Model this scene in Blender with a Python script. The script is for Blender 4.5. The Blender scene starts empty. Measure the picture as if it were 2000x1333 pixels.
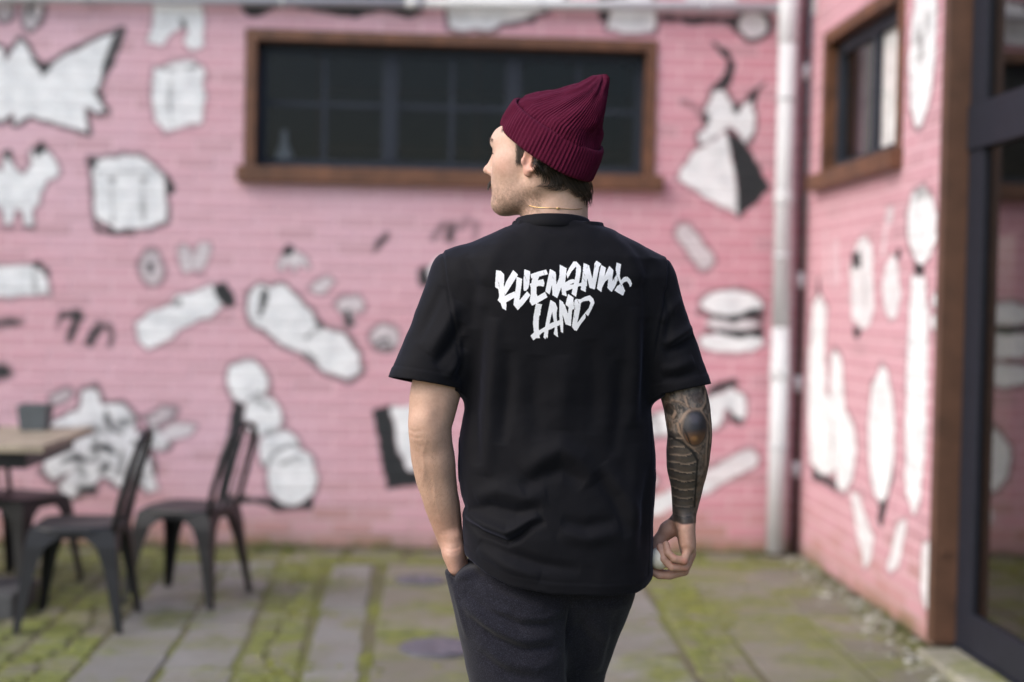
import bpy, bmesh, math, random
import numpy as np
from mathutils import Vector, Matrix
from mathutils.bvhtree import BVHTree
random.seed(7)
RNG = np.random.default_rng(11)
SC = bpy.context.scene
COL = SC.collection

# ---------------------------------------------------------------- camera
cam_data = bpy.data.cameras.new('camera')
cam = bpy.data.objects.new('camera', cam_data)
COL.objects.link(cam)
cam.location = (0.0, 0.0, 1.43)
cam.rotation_euler = (math.radians(88.4697), math.radians(-1.1496), math.radians(-3.0593))
cam_data.sensor_width = 36.0
cam_data.lens = 50.0
cam_data.clip_end = 2000.0
cam_data.dof.use_dof = True
cam_data.dof.focus_distance = 2.96
cam_data.dof.aperture_fstop = 1.42
SC.camera = cam

# ---------------------------------------------------------------- sky, overcast sun, exposure
SUN_DIR = Vector((-0.66, -0.36, 0.66)).normalized()
world = bpy.data.worlds.new('World')
SC.world = world
world.use_nodes = True
wn = world.node_tree
wn.nodes.clear()
sky = wn.nodes.new('ShaderNodeTexSky')
sky.sky_type = 'NISHITA'
sky.sun_disc = False
sky.sun_elevation = math.asin(SUN_DIR.z)
sky.sun_rotation = math.atan2(SUN_DIR.x, SUN_DIR.y)
sky.air_density = 1.0
sky.dust_density = 3.0
sky.ozone_density = 1.0
bgn = wn.nodes.new('ShaderNodeBackground')
bgn.inputs['Strength'].default_value = 0.15
wout = wn.nodes.new('ShaderNodeOutputWorld')
wn.links.new(sky.outputs[0], bgn.inputs[0])
wn.links.new(bgn.outputs[0], wout.inputs[0])
sun_data = bpy.data.lights.new('sun', 'SUN')
sun_data.energy = 0.85
sun_data.angle = math.radians(50)
sun_data.color = (1.0, 0.965, 0.92)
sun = bpy.data.objects.new('sun', sun_data)
COL.objects.link(sun)
sun.rotation_euler = SUN_DIR.to_track_quat('Z', 'Y').to_euler()
sun.location = (-6, -2, 9)
SC.view_settings.view_transform = 'Standard'
SC.view_settings.look = 'None'
SC.view_settings.exposure = 0.80
SC.view_settings.gamma = 1.0
SC.view_settings.use_curve_mapping = False
SC.render.engine = 'CYCLES'
SC.cycles.use_denoising = True
SC.cycles.max_bounces = 8
SC.cycles.transparent_max_bounces = 12
SC.cycles.sample_clamp_indirect = 4.0

# ---------------------------------------------------------------- helpers
def tag(o, label=None, cat=None, group=None, kind=None):
    if label: o['label'] = label
    if cat: o['category'] = cat
    if group: o['group'] = group
    if kind: o['kind'] = kind
    return o

def link(o, parent=None):
    COL.objects.link(o)
    if parent is not None:
        o.parent = parent
    return o

def empty(name, loc, rz=0.0):
    o = bpy.data.objects.new(name, None)
    o.location = loc
    o.rotation_euler = (0, 0, rz)
    o.empty_display_size = 0.1
    return link(o)

def mesh_np(name, V, F, mat=None, smooth=False):
    """mesh from numpy vertices and a list of faces (equal length array or ragged list)"""
    me = bpy.data.meshes.new(name)
    V = np.asarray(V, dtype=np.float32)
    if isinstance(F, np.ndarray):
        n, k = F.shape
        me.vertices.add(len(V)); me.vertices.foreach_set('co', V.ravel())
        me.loops.add(n * k); me.loops.foreach_set('vertex_index', F.astype(np.int32).ravel())
        me.polygons.add(n)
        me.polygons.foreach_set('loop_start', np.arange(0, n * k, k, dtype=np.int32))
        me.polygons.foreach_set('loop_total', np.full(n, k, dtype=np.int32))
        me.update(calc_edges=True)
        me.validate()
    else:
        me.from_pydata([tuple(v) for v in V], [], F)
        me.update()
    if smooth:
        me.polygons.foreach_set('use_smooth', np.ones(len(me.polygons), dtype=bool))
    if mat is not None:
        me.materials.append(mat)
    return me

def obj_me(name, me, parent=None, loc=None):
    o = bpy.data.objects.new(name, me)
    if loc is not None: o.location = loc
    return link(o, parent)

class MB:
    """collects boxes, prisms and tubes into one mesh"""
    def __init__(self): self.v = []; self.f = []
    def add(self, V, F):
        b = len(self.v)
        self.v += [tuple(p) for p in V]
        self.f += [tuple(i + b for i in f) for f in F]
        return self
    def box(self, x0, x1, y0, y1, z0, z1, c=0.0):
        """box; c > 0 bevels every edge"""
        if c <= 0:
            V = [(x, y, z) for z in (z0, z1) for y in (y0, y1) for x in (x0, x1)]
            F = [(0, 2, 3, 1), (4, 5, 7, 6), (0, 1, 5, 4), (2, 6, 7, 3), (0, 4, 6, 2), (1, 3, 7, 5)]
            return self.add(V, F)
        bm = bmesh.new()
        bmesh.ops.create_cube(bm, size=1.0)
        for v in bm.verts:
            v.co = Vector(((x0 + x1) / 2 + v.co.x * (x1 - x0), (y0 + y1) / 2 + v.co.y * (y1 - y0), (z0 + z1) / 2 + v.co.z * (z1 - z0)))
        bmesh.ops.bevel(bm, geom=bm.edges[:], offset=c, segments=2, affect='EDGES', profile=0.6)
        bm.verts.index_update()
        self.add([v.co[:] for v in bm.verts], [[v.index for v in f.verts] for f in bm.faces])
        bm.free()
        return self
    def tube(self, pts, r, n=10, caps=True):
        """tube through points; r is a radius or one per point"""
        pts = [Vector(p) for p in pts]
        rs = r if isinstance(r, (list, tuple)) else [r] * len(pts)
        t0 = (pts[1] - pts[0]).normalized()
        up = Vector((0, 0, 1)) if abs(t0.z) < 0.9 else Vector((1, 0, 0))
        a = t0.cross(up).normalized()
        V = []
        for i, p in enumerate(pts):
            t = (pts[min(i + 1, len(pts) - 1)] - pts[max(i - 1, 0)]).normalized()
            a = (a - t * a.dot(t)).normalized()
            b = t.cross(a)
            for k in range(n):
                w = 2 * math.pi * k / n
                V.append(p + (a * math.cos(w) + b * math.sin(w)) * rs[i])
        F = []
        for i in range(len(pts) - 1):
            for k in range(n):
                F.append((i * n + k, i * n + (k + 1) % n, (i + 1) * n + (k + 1) % n, (i + 1) * n + k))
        if caps:
            F.append(tuple(reversed(range(n))))
            F.append(tuple((len(pts) - 1) * n + k for k in range(n)))
        return self.add(V, F)
    def build(self, name, mat, parent=None, smooth=False, loc=None):
        me = bpy.data.meshes.new(name)
        me.from_pydata(self.v, [], self.f)
        me.update()
        bm = bmesh.new(); bm.from_mesh(me)
        bmesh.ops.recalc_face_normals(bm, faces=bm.faces[:])
        bm.to_mesh(me); bm.free()
        if smooth:
            me.polygons.foreach_set('use_smooth', np.ones(len(me.polygons), dtype=bool))
        me.materials.append(mat)
        return obj_me(name, me, parent, loc)

# ---- node material helper
class Mat:
    def __init__(self, name):
        self.m = bpy.data.materials.new(name)
        self.m.use_nodes = True
        self.t = self.m.node_tree
        self.bsdf = self.t.nodes['Principled BSDF']
        self.out = self.t.nodes['Material Output']
        self._co = None
    def n(self, typ, **kw):
        nd = self.t.nodes.new(typ)
        for k, v in kw.items(): setattr(nd, k, v)
        return nd
    def lk(self, a, b): self.t.links.new(a, b)
    def obco(self):
        if self._co is None: self._co = self.n('ShaderNodeTexCoord').outputs['Object']
        return self._co
    def pos(self): return self.n('ShaderNodeNewGeometry').outputs['Position']
    def noise(self, scale, detail=4.0, rough=0.55, co=None, dist=0.0):
        nd = self.n('ShaderNodeTexNoise')
        nd.inputs['Scale'].default_value = scale
        nd.inputs['Detail'].default_value = detail
        nd.inputs['Roughness'].default_value = rough
        nd.inputs['Distortion'].default_value = dist
        self.lk(co if co is not None else self.obco(), nd.inputs['Vector'])
        return nd.outputs['Fac']
    def ramp(self, fac, stops):
        nd = self.n('ShaderNodeValToRGB')
        cr = nd.color_ramp
        while len(cr.elements) < len(stops): cr.elements.new(0.5)
        for e, (p, c) in zip(cr.elements, stops):
            e.position = p
            e.color = (c, c, c, 1) if isinstance(c, (int, float)) else (*c[:3], 1)
        self.lk(fac, nd.inputs[0])
        return nd.outputs[0]
    def mix(self, fac, a, b, mode='MIX'):
        nd = self.n('ShaderNodeMix', data_type='RGBA', blend_type=mode)
        for s, v in ((nd.inputs[0], fac), (nd.inputs[6], a), (nd.inputs[7], b)):
            if isinstance(v, (int, float)): s.default_value = v
            elif isinstance(v, tuple): s.default_value = (*v[:3], 1)
            else: self.lk(v, s)
        return nd.outputs[2]
    def math(self, op, a, b=0.0, clamp=False):
        nd = self.n('ShaderNodeMath', operation=op, use_clamp=clamp)
        for s, v in ((nd.inputs[0], a), (nd.inputs[1], b)):
            if isinstance(v, (int, float)): s.default_value = v
            else: self.lk(v, s)
        return nd.outputs[0]
    def base(self, c):
        s = self.bsdf.inputs['Base Color']
        if isinstance(c, tuple): s.default_value = (*c[:3], 1)
        else: self.lk(c, s)
        return self
    def set(self, **kw):
        for k, v in kw.items():
            s = self.bsdf.inputs[k.replace('_', ' ')]
            if hasattr(v, 'links'): self.lk(v, s)
            elif isinstance(v, tuple) and len(v) == 3 and s.type == 'RGBA': s.default_value = (*v, 1)
            else: s.default_value = v
        return self
    def bump(self, h, strength=0.3, dist=0.01):
        nd = self.n('ShaderNodeBump')
        nd.inputs['Strength'].default_value = strength
        nd.inputs['Distance'].default_value = dist
        self.lk(h, nd.inputs['Height'])
        self.lk(nd.outputs[0], self.bsdf.inputs['Normal'])
        return self

def plain(name, c, rough=0.6, var=0.15, scale=12.0, bump=0.0, **kw):
    """one colour with a little noise in it, a base for wood, metal and plastic"""
    m = Mat(name)
    f = m.noise(scale, 5, 0.6)
    lo = tuple(x * (1 - var) for x in c); hi = tuple(x * (1 + var) for x in c)
    m.base(m.ramp(f, [(0.3, lo), (0.7, hi)])).set(Roughness=rough, **kw)
    if bump: m.bump(f, bump, 0.004)
    return m.m

# ================================================================ the two painted brick walls
DW, XR = 8.19, 2.14          # the back wall's face is y = DW, the side wall's face is x = XR
WALL_TOP = 4.1
BL, BH, JT = 0.230, 0.080, 0.011   # brick module and joint

# ---- the mural: flat paint, rasterised from outlines in wall metres
PPM = 170
class Mural:
    def __init__(self, u0, u1, z0, z1):
        self.u0, self.z0 = u0, z0
        self.w, self.h = int((u1 - u0) * PPM), int((z1 - z0) * PPM)
        self.sx, self.sz = self.w / PPM, self.h / PPM
        self.white = np.zeros((self.h, self.w), np.float32)
        self.black = np.zeros((self.h, self.w), np.float32)
        us = (np.arange(self.w) + 0.5) / PPM + u0
        zs = (np.arange(self.h) + 0.5) / PPM + z0
        self.U, self.Z = np.meshgrid(us, zs)
        nz = RNG.normal(size=(self.h // 6 + 2, self.w // 6 + 2)).astype(np.float32)
        nz = np.kron(nz, np.ones((6, 6), np.float32))[:self.h, :self.w]
        self.wob = blur(nz, 4); self.wob2 = blur(RNG.normal(size=(self.h, self.w)).astype(np.float32), 6)
        self.wob /= self.wob.std(); self.wob2 /= self.wob2.std()
    def dist_poly(self, pts):
        """signed distance to a polygon, metres, negative inside"""
        P = np.array(pts, np.float32)
        lo, hi = P.min(0) - 0.12, P.max(0) + 0.12
        i0, i1 = max(0, int((lo[1] - self.z0) * PPM)), min(self.h, int((hi[1] - self.z0) * PPM) + 1)
        j0, j1 = max(0, int((lo[0] - self.u0) * PPM)), min(self.w, int((hi[0] - self.u0) * PPM) + 1)
        if i0 >= i1 or j0 >= j1: return None
        u, z = self.U[i0:i1, j0:j1], self.Z[i0:i1, j0:j1]
        dd = np.full(u.shape, 9.0, np.float32); ins = np.zeros(u.shape, bool)
        for a, b in zip(P, np.roll(P, -1, 0)):
            e = b - a; L = max(float(e @ e), 1e-9)
            t = np.clip(((u - a[0]) * e[0] + (z - a[1]) * e[1]) / L, 0, 1)
            dd = np.minimum(dd, np.hypot(u - a[0] - t * e[0], z - a[1] - t * e[1]))
            c = (a[1] > z) != (b[1] > z)
            if abs(b[1] - a[1]) > 1e-9:
                ins ^= c & (u < a[0] + (z - a[1]) * e[0] / (b[1] - a[1]))
        dd = np.where(ins, -dd, dd) + 0.004 * self.wob[i0:i1, j0:j1] + 0.002 * self.wob2[i0:i1, j0:j1]
        return dd, (slice(i0, i1), slice(j0, j1))
    def put(self, r, colour, grow=0.0, soft=0.006, a=1.0):
        if r is None: return
        dd, s = r
        m = np.clip(0.5 - (dd - grow) / (2 * soft), 0, 1) * a
        if colour == 'w':
            self.white[s] = np.maximum(self.white[s], m); self.black[s] *= 1 - m
        else:
            self.black[s] = np.maximum(self.black[s] * (1 - 0 * m), m)
    def white_shape(self, pts, line=0.018, la=0.75, a=1.0):
        r = self.dist_poly(pts)
        if line >= 0.018: self.put(self.dist_poly([(q[0] + 0.016, q[1] - 0.012) for q in pts]), 'k', 0.006, 0.012, min(1.0, la * 1.2))
        if line > 0: self.put(r, 'k', line * 1.05, 0.012, min(1.0, la * 1.25))
        self.put(r, 'w', 0.0, 0.008, a)
    def black_shape(self, pts, a=1.0, soft=0.008):
        self.put(self.dist_poly(pts), 'k', 0.003 if a < 1 else 0.0, soft, min(1.0, a * 1.5))
    def image(self, name):
        im = bpy.data.images.new(name, self.w, self.h, float_buffer=False)
        im.colorspace_settings.name = 'Non-Color'
        px = np.zeros((self.h, self.w, 4), np.float32)
        px[..., 0] = self.white; px[..., 1] = self.black; px[..., 3] = 1
        im.pixels.foreach_set(px.ravel()); im.update()
        return im

def blur(a, n):
    for ax in (0, 1):
        c = np.cumsum(np.pad(a, [(n + 1, n) if i == ax else (0, 0) for i in (0, 1)], mode='edge'), axis=ax)
        a = (np.take(c, range(2 * n + 1, c.shape[ax]), ax) - np.take(c, range(0, c.shape[ax] - 2 * n - 1), ax)) / (2 * n + 1)
    return a

def stroke(pts, w):
    """outline of a tapering brush stroke; w is a width or one per point"""
    P = [np.array(p, float) for p in pts]
    ws = w if isinstance(w, (list, tuple)) else [w] * len(P)
    L, R_ = [], []
    for i, p in enumerate(P):
        t = P[min(i + 1, len(P) - 1)] - P[max(i - 1, 0)]
        t /= max(np.hypot(*t), 1e-9); nn = np.array([-t[1], t[0]])
        L.append(tuple(p + nn * ws[i] / 2)); R_.append(tuple(p - nn * ws[i] / 2))
    return L + R_[::-1]

def oval(c, rx, ry, rot=0.0, n=22):
    ca, sa = math.cos(rot), math.sin(rot)
    return [(c[0] + rx * math.cos(t) * ca - ry * math.sin(t) * sa, c[1] + rx * math.cos(t) * sa + ry * math.sin(t) * ca)
            for t in (2 * math.pi * k / n for k in range(n))]

def capsule(a, b, w, n=8):
    a, b = np.array(a), np.array(b)
    t = (b - a) / np.hypot(*(b - a)); ang = math.atan2(t[1], t[0]); r = w / 2
    return [tuple(b + r * np.array([math.cos(ang - math.pi / 2 + math.pi * k / n), math.sin(ang - math.pi / 2 + math.pi * k / n)])) for k in range(n + 1)] + \
           [tuple(a + r * np.array([math.cos(ang + math.pi / 2 + math.pi * k / n), math.sin(ang + math.pi / 2 + math.pi * k / n)])) for k in range(n + 1)]

mb = Mural(-4.6, XR, 0.0, 3.6)
M = mb
# jagged winged shape, top of the far left
M.white_shape([(-2.814,2.723),(-2.647,2.9),(-2.476,2.804),(-2.442,2.734),(-2.391,2.816),(-2.369,2.856),(-2.34,2.823),(-2.248,2.688),(-2.192,2.724),(-2.05,2.811),(-1.909,2.887),(-1.801,2.931),(-1.834,2.832),(-1.895,2.686),(-1.951,2.569),(-1.887,2.473),(-1.932,2.454),(-2.007,2.493),(-1.982,2.344),(-2.045,2.359),(-2.159,2.402),(-2.302,2.427),(-2.387,2.385),(-2.402,2.442),(-2.472,2.4),(-2.642,2.441),(-2.783,2.322)], 0.024, 0.9)
M.black_shape([(-2.3,2.738),(-2.242,2.659),(-2.18,2.707),(-2.215,2.735)]); M.black_shape([(-1.841,2.918),(-1.79,2.943),(-1.889,2.675),(-1.917,2.663)]); M.black_shape([(-1.956,2.587),(-1.888,2.571),(-1.892,2.479)])
M.white_shape([(-2.348,3.023),(-2.324,3.139),(-2.247,3.112),(-2.238,3.027),(-2.265,2.946),(-2.307,2.916),(-2.342,2.943)], 0.02, 0.7, 0.7)
M.black_shape(stroke([(-2.281,3.083),(-2.314,3.024),(-2.291,2.979)], 0.02), 0.6)
M.white_shape(oval((-2.456,3.049), 0.045, 0.09), 0.02, 0.7, 0.6)
# molar shape
M.white_shape([(-1.626,3.097),(-1.354,3.106),(-1.34,2.968),(-1.35,2.852),(-1.407,2.827),(-1.451,2.864),(-1.44,2.936),(-1.469,2.952),(-1.523,2.905),(-1.579,2.84),(-1.651,2.872),(-1.633,2.988)], 0.012, 0.45)
M.black_shape(stroke([(-1.461,2.999),(-1.452,2.947)], 0.03), 0.8)
# drum shape
M.white_shape([(-1.621,2.714),(-1.521,2.752),(-1.415,2.764),(-1.351,2.731),(-1.337,2.563),(-1.347,2.418),(-1.473,2.386),(-1.553,2.361),(-1.606,2.434),(-1.633,2.57)], 0.014, 0.5)
M.black_shape(stroke([(-1.592,2.718),(-1.492,2.709),(-1.377,2.736)], 0.012), 0.45); M.black_shape(stroke([(-1.528,2.645),(-1.532,2.529),(-1.513,2.399)], 0.01), 0.3)
# pack animal at the far left
M.white_shape([(-2.696,2.095),(-2.555,2.156),(-2.469,2.118),(-2.428,2.217),(-2.384,2.131),(-2.341,2.109),(-2.311,2.156),(-2.294,2.243),(-2.244,2.273),(-2.197,2.231),(-2.139,2.132),(-2.156,2.079),(-2.207,2.067),(-2.232,2.014),(-2.245,1.944),(-2.279,1.903),(-2.287,1.816),(-2.329,1.815),(-2.342,1.896),(-2.393,1.918),(-2.398,1.814),(-2.443,1.813),(-2.456,1.916),(-2.637,1.923)], 0.016, 0.6)
M.black_shape([(-2.289,2.249),(-2.244,2.291),(-2.198,2.246),(-2.232,2.227),(-2.271,2.203)], 0.9); M.black_shape(stroke([(-2.447,2.21),(-2.425,2.228),(-2.39,2.154)], 0.02), 0.7)
M.black_shape(stroke([(-2.494,1.794),(-2.267,1.799)], 0.016), 0.6)
# carton
M.black_shape([(-1.585,2.146),(-1.532,2.124),(-1.483,2.044),(-1.502,2.008),(-1.548,1.996)]); M.black_shape([(-1.959,1.882),(-1.896,1.814),(-1.701,1.801),(-1.717,1.771),(-1.924,1.778),(-1.953,1.824)])
M.white_shape([(-1.963,2.194),(-1.686,2.227),(-1.555,2.117),(-1.535,1.863),(-1.609,1.82),(-1.81,1.804),(-1.936,1.865)], 0.02, 0.75)
for s in ([(-1.928,2.125),(-1.613,2.139)], [(-1.848,2.101),(-1.839,1.841)], [(-1.676,2.106),(-1.667,1.859)]): M.black_shape(stroke(s, 0.011), 0.3)
M.black_shape(stroke([(-1.865,2.081),(-1.836,2.076)], 0.03), 0.45); M.black_shape(stroke([(-1.687,2.091),(-1.658,2.086)], 0.03), 0.45); M.black_shape(stroke([(-1.968,2.156),(-1.94,2.194)], 0.035), 0.9)
# tube
M.black_shape([(-2.321,1.59),(-2.251,1.62),(-2.179,1.558),(-2.183,1.471),(-2.224,1.557)])
M.white_shape([(-2.691,1.57),(-2.293,1.59),(-2.224,1.557),(-2.186,1.494),(-2.188,1.427),(-2.291,1.417),(-2.689,1.397)], 0.014, 0.6)
M.black_shape(stroke([(-2.276,1.573),(-2.263,1.423)], 0.012), 0.35)
# loose black strokes
M.black_shape(stroke([(-2.574,1.255),(-2.332,1.265)], [0.05, 0.035]), 0.7, 0.02); M.black_shape(oval((-2.463,0.984), 0.075, 0.048), 0.9, 0.02)
M.black_shape(stroke([(-2.152,1.24),(-2.113,1.31),(-2.033,1.312),(-2.004,1.289)], [0.02, 0.04, 0.05, 0.03]), 0.75, 0.015)
M.black_shape(stroke([(-2.027,1.294),(-2.055,1.227),(-2.071,1.16)], [0.04, 0.05, 0.02]), 0.85, 0.015)
M.black_shape(stroke([(-1.889,1.268),(-1.934,1.2),(-1.974,1.144)], [0.045, 0.05, 0.045]), 0.85, 0.015)
M.black_shape(stroke([(-1.918,1.267),(-1.854,1.245),(-1.831,1.202),(-1.847,1.135)], [0.02, 0.035, 0.03, 0.02]), 0.7, 0.015)
# shell and butterfly
M.white_shape(oval((-1.62,1.593), 0.062, 0.1, 0.1), 0.018, 0.55, 0.65); M.black_shape(oval((-1.626,1.593), 0.018, 0.03), 0.6); M.black_shape(stroke([(-1.67,1.656),(-1.642,1.68),(-1.607,1.675)], 0.02), 0.4)
M.white_shape(oval((-1.431,1.644), 0.042, 0.085, 0.12), 0.012, 0.45, 0.7); M.white_shape(oval((-1.342,1.657), 0.04, 0.082, -0.3), 0.012, 0.45, 0.7)
M.black_shape(stroke([(-1.456,1.568),(-1.329,1.559)], 0.012), 0.4)
# bottle lying on its side
M.white_shape([(-1.7,1.272),(-1.66,1.313),(-1.517,1.38),(-1.474,1.427),(-1.282,1.501),(-1.223,1.447),(-1.211,1.38),(-1.279,1.321),(-1.394,1.278),(-1.514,1.182),(-1.634,1.121),(-1.681,1.167)], 0.014, 0.5)
M.black_shape([(-1.264,1.49),(-1.195,1.515),(-1.154,1.457),(-1.147,1.387),(-1.199,1.369),(-1.234,1.397)])
M.black_shape(stroke([(-1.5,1.38),(-1.454,1.399)], 0.02), 0.5)
# long loaf
M.white_shape([(-1.077,1.377),(-1.067,1.465),(-1.013,1.51),(-0.853,1.493),(-0.735,1.384),(-0.651,1.268),(-0.522,1.227),(-0.433,1.126),(-0.425,1.032),(-0.489,0.966),(-0.612,1.011),(-0.76,1.12),(-0.877,1.161),(-0.965,1.233),(-1.053,1.29)], 0.02, 0.7)
M.black_shape([(-0.992,1.49),(-0.957,1.473),(-0.956,1.415),(-0.99,1.326),(-1.019,1.326),(-1.008,1.408)]); M.black_shape(stroke([(-0.738,1.208),(-0.669,1.268),(-0.646,1.292)], 0.012), 0.4)
M.black_shape(stroke([(-0.742,1.12),(-0.672,1.074)], 0.02), 0.5); M.black_shape(stroke([(-0.687,1.326),(-0.645,1.263)], 0.03), 0.6)
# small bits in the middle
M.white_shape([(-0.913,1.6),(-0.89,1.659),(-0.851,1.709),(-0.798,1.704),(-0.745,1.662),(-0.733,1.612),(-0.782,1.623),(-0.811,1.581),(-0.849,1.621),(-0.878,1.586)], 0.012, 0.5, 0.75); M.black_shape([(-0.879,1.679),(-0.851,1.738),(-0.816,1.727),(-0.839,1.68)], 0.9)
M.white_shape([(-0.725,1.484),(-0.685,1.537),(-0.621,1.562),(-0.592,1.527),(-0.637,1.468),(-0.695,1.455)], 0.014, 0.5, 0.7)
M.white_shape([(-0.584,1.399),(-0.526,1.453),(-0.444,1.454),(-0.403,1.405),(-0.425,1.361),(-0.472,1.371),(-0.471,1.307),(-0.5,1.271),(-0.524,1.335)], 0.014, 0.55, 0.7); M.black_shape(stroke([(-0.513,1.371),(-0.488,1.283)], 0.035), 0.8)
M.white_shape(oval((-0.294,1.216), 0.075, 0.075), 0.016, 0.6, 0.7); M.black_shape(stroke([(-0.346,1.168),(-0.305,1.204),(-0.27,1.205)], 0.025), 0.6); M.black_shape(stroke([(-0.34,1.151),(-0.252,1.164)], 0.02), 0.6)
M.black_shape(stroke([(-0.355,1.702),(-0.327,1.762),(-0.281,1.81)], [0.02, 0.035, 0.03]), 0.75, 0.015)
M.black_shape(stroke([(-0.029,1.78),(0.034,1.869),(0.105,1.871)], [0.02, 0.04, 0.03]), 0.5, 0.02); M.black_shape(stroke([(0.087,1.859),(0.065,1.782)], 0.04), 0.7, 0.02); M.black_shape(stroke([(0.123,1.842),(0.169,1.902),(0.223,1.874),(0.224,1.786)], [0.02, 0.04, 0.03, 0.02]), 0.4, 0.02)
M.black_shape(oval((-0.066,1.568), 0.045, 0.06), 0.9, 0.014); M.white_shape([(-0.049,1.603),(0.026,1.693),(0.109,1.636),(0.082,1.518),(-0.021,1.516)], 0.0)
# chain of discs on its black triangle
M.black_shape(stroke([(-1.099,0.865),(-1.125,0.703),(-1.163,0.497),(-1.2,0.246)], [0.075, 0.085, 0.075, 0.05])); M.black_shape([(-1.183,0.297),(-0.951,0.282),(-0.834,0.301),(-0.682,0.303),(-0.681,0.22),(-0.891,0.206),(-1.008,0.252),(-1.183,0.261)])
for c, rx, ry in (((-1.068,0.95), 0.118, 0.122), ((-0.978,0.749), 0.108, 0.112), ((-0.879,0.554), 0.118, 0.12), ((-0.807,0.407), 0.140, 0.170)):
    M.white_shape(oval(c, rx, ry), 0.018, 0.55)
for s in ([(-1.017,0.851),(-0.929,0.794)], [(-0.956,0.647),(-0.864,0.683)], [(-0.872,0.477),(-0.765,0.532)]): M.black_shape(stroke(s, 0.012), 0.35)
# tall carton behind the man
M.black_shape([(-0.351,0.797),(-0.246,0.829),(-0.052,0.808),(-0.056,0.379),(-0.264,0.338),(-0.306,0.568)]); M.white_shape([(-0.246,0.817),(0.007,0.839),(0.013,0.469),(-0.134,0.452),(-0.2,0.555)], 0.0)
# splash behind the chairs
M.white_shape([(-2.195,0.482),(-2.111,0.629),(-2.197,0.686),(-2.026,0.776),(-1.993,0.879),(-1.928,0.906),(-1.883,0.808),(-1.768,0.81),(-1.704,0.738),(-1.686,0.636),(-1.594,0.696),(-1.506,0.58),(-1.621,0.549),(-1.591,0.432),(-1.618,0.315),(-1.7,0.401),(-1.762,0.313),(-1.878,0.399),(-1.964,0.31),(-2.078,0.273),(-2.13,0.337),(-2.051,0.426),(-2.165,0.366),(-2.217,0.423)], 0.022, 0.7, 0.95)
M.white_shape([(-1.638,0.739),(-1.538,0.799),(-1.474,0.785),(-1.485,0.727),(-1.565,0.696),(-1.617,0.683)], 0.018, 0.6, 0.6); M.white_shape([(-1.593,0.637),(-1.479,0.712),(-1.349,0.693),(-1.385,0.64),(-1.506,0.603),(-1.563,0.55)], 0.014, 0.5, 0.75)
M.white_shape([(-2.176,0.847),(-2.085,0.892),(-2.05,0.869),(-2.113,0.819),(-2.17,0.803)], 0.018, 0.6, 0.6); M.white_shape([(-1.654,0.402),(-1.59,0.403),(-1.572,0.33),(-1.618,0.309)], 0.012, 0.5, 0.9)
for s in ([(-2.109,0.469),(-2.023,0.508),(-1.943,0.48)], [(-1.869,0.779),(-1.836,0.668),(-1.766,0.634)], [(-1.952,0.544),(-1.866,0.569),(-1.799,0.523)], [(-1.714,0.6),(-1.65,0.578)], [(-1.893,0.428),(-1.839,0.472)]): M.black_shape(stroke(s, [0.02, 0.05, 0.02][:len(s)]), 1.0, 0.012)
for s in ([(-2.068,0.63),(-1.939,0.676),(-1.838,0.633)], [(-1.924,0.632),(-1.908,0.472)], [(-1.81,0.692),(-1.704,0.717)], [(-1.765,0.547),(-1.786,0.4)], [(-2.023,0.485),(-1.979,0.383)]): M.black_shape(stroke(s, 0.035), 0.5, 0.02)
M.black_shape(stroke([(-2.021,0.324),(-1.906,0.311)], 0.05), 0.8, 0.015)
# pyramid with cloud and horns
M.black_shape([(1.556,2.968),(1.587,2.963),(1.666,2.9),(1.709,2.842),(1.699,2.771),(1.659,2.7),(1.648,2.646),(1.559,2.626),(1.575,2.697),(1.65,2.794),(1.649,2.858),(1.6,2.91)])
M.black_shape([(1.751,2.605),(1.803,2.68),(1.885,2.741),(1.833,2.663),(1.823,2.592),(1.77,2.555)], 0.9); M.black_shape([(1.398,2.616),(1.458,2.605),(1.525,2.548),(1.556,2.502),(1.502,2.518),(1.476,2.571)], 0.5, 0.02)
M.white_shape([(1.505,2.362),(1.498,2.429),(1.545,2.46),(1.53,2.569),(1.575,2.674),(1.635,2.687),(1.697,2.603),(1.728,2.56),(1.756,2.614),(1.804,2.621),(1.831,2.533),(1.821,2.438),(1.774,2.384),(1.725,2.436),(1.676,2.47),(1.606,2.415),(1.562,2.378)], 0.018, 0.75)
M.black_shape(oval((1.54,2.519), 0.025, 0.03), 0.9); M.black_shape(oval((1.718,2.589), 0.02, 0.035), 0.9)
M.black_shape([(1.652,2.475),(1.7,2.458),(1.818,2.325),(1.931,2.115),(1.737,1.944),(1.701,2.204)])
M.white_shape([(1.659,2.446),(1.719,2.204),(1.754,1.968),(1.554,2.058),(1.372,2.178),(1.464,2.316)], 0.014, 0.5)
M.black_shape([(1.664,2.469),(1.701,2.453),(1.812,2.325),(1.925,2.109),(1.749,1.956),(1.719,2.204)])
# small capsule, stacked bun, two lower pieces right of the man
M.white_shape(capsule((1.427,1.866), (1.557,1.691), 0.1), 0.016, 0.55, 0.75)
M.black_shape([(1.533,1.429),(1.571,1.341),(1.555,1.266),(1.91,1.273),(1.918,1.437)], 0.55, 0.012)
M.white_shape(oval((1.719,1.451), 0.185, 0.078), 0.016, 0.6); M.white_shape(oval((1.722,1.335), 0.18, 0.038), 0.0, 0.6, 0.85); M.white_shape(oval((1.718,1.227), 0.19, 0.062), 0.014, 0.5)
M.black_shape(stroke([(1.571,1.382),(1.721,1.361),(1.889,1.4)], [0.016, 0.040, 0.062])); M.black_shape(stroke([(1.633,1.288),(1.784,1.273),(1.916,1.294)], [0.016, 0.042, 0.062])); M.black_shape(stroke([(1.522,1.405),(1.541,1.382)], 0.03), 0.7)
M.black_shape([(1.552,0.905),(1.628,0.978),(1.748,1.022),(1.779,0.981),(1.677,0.943)])
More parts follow.
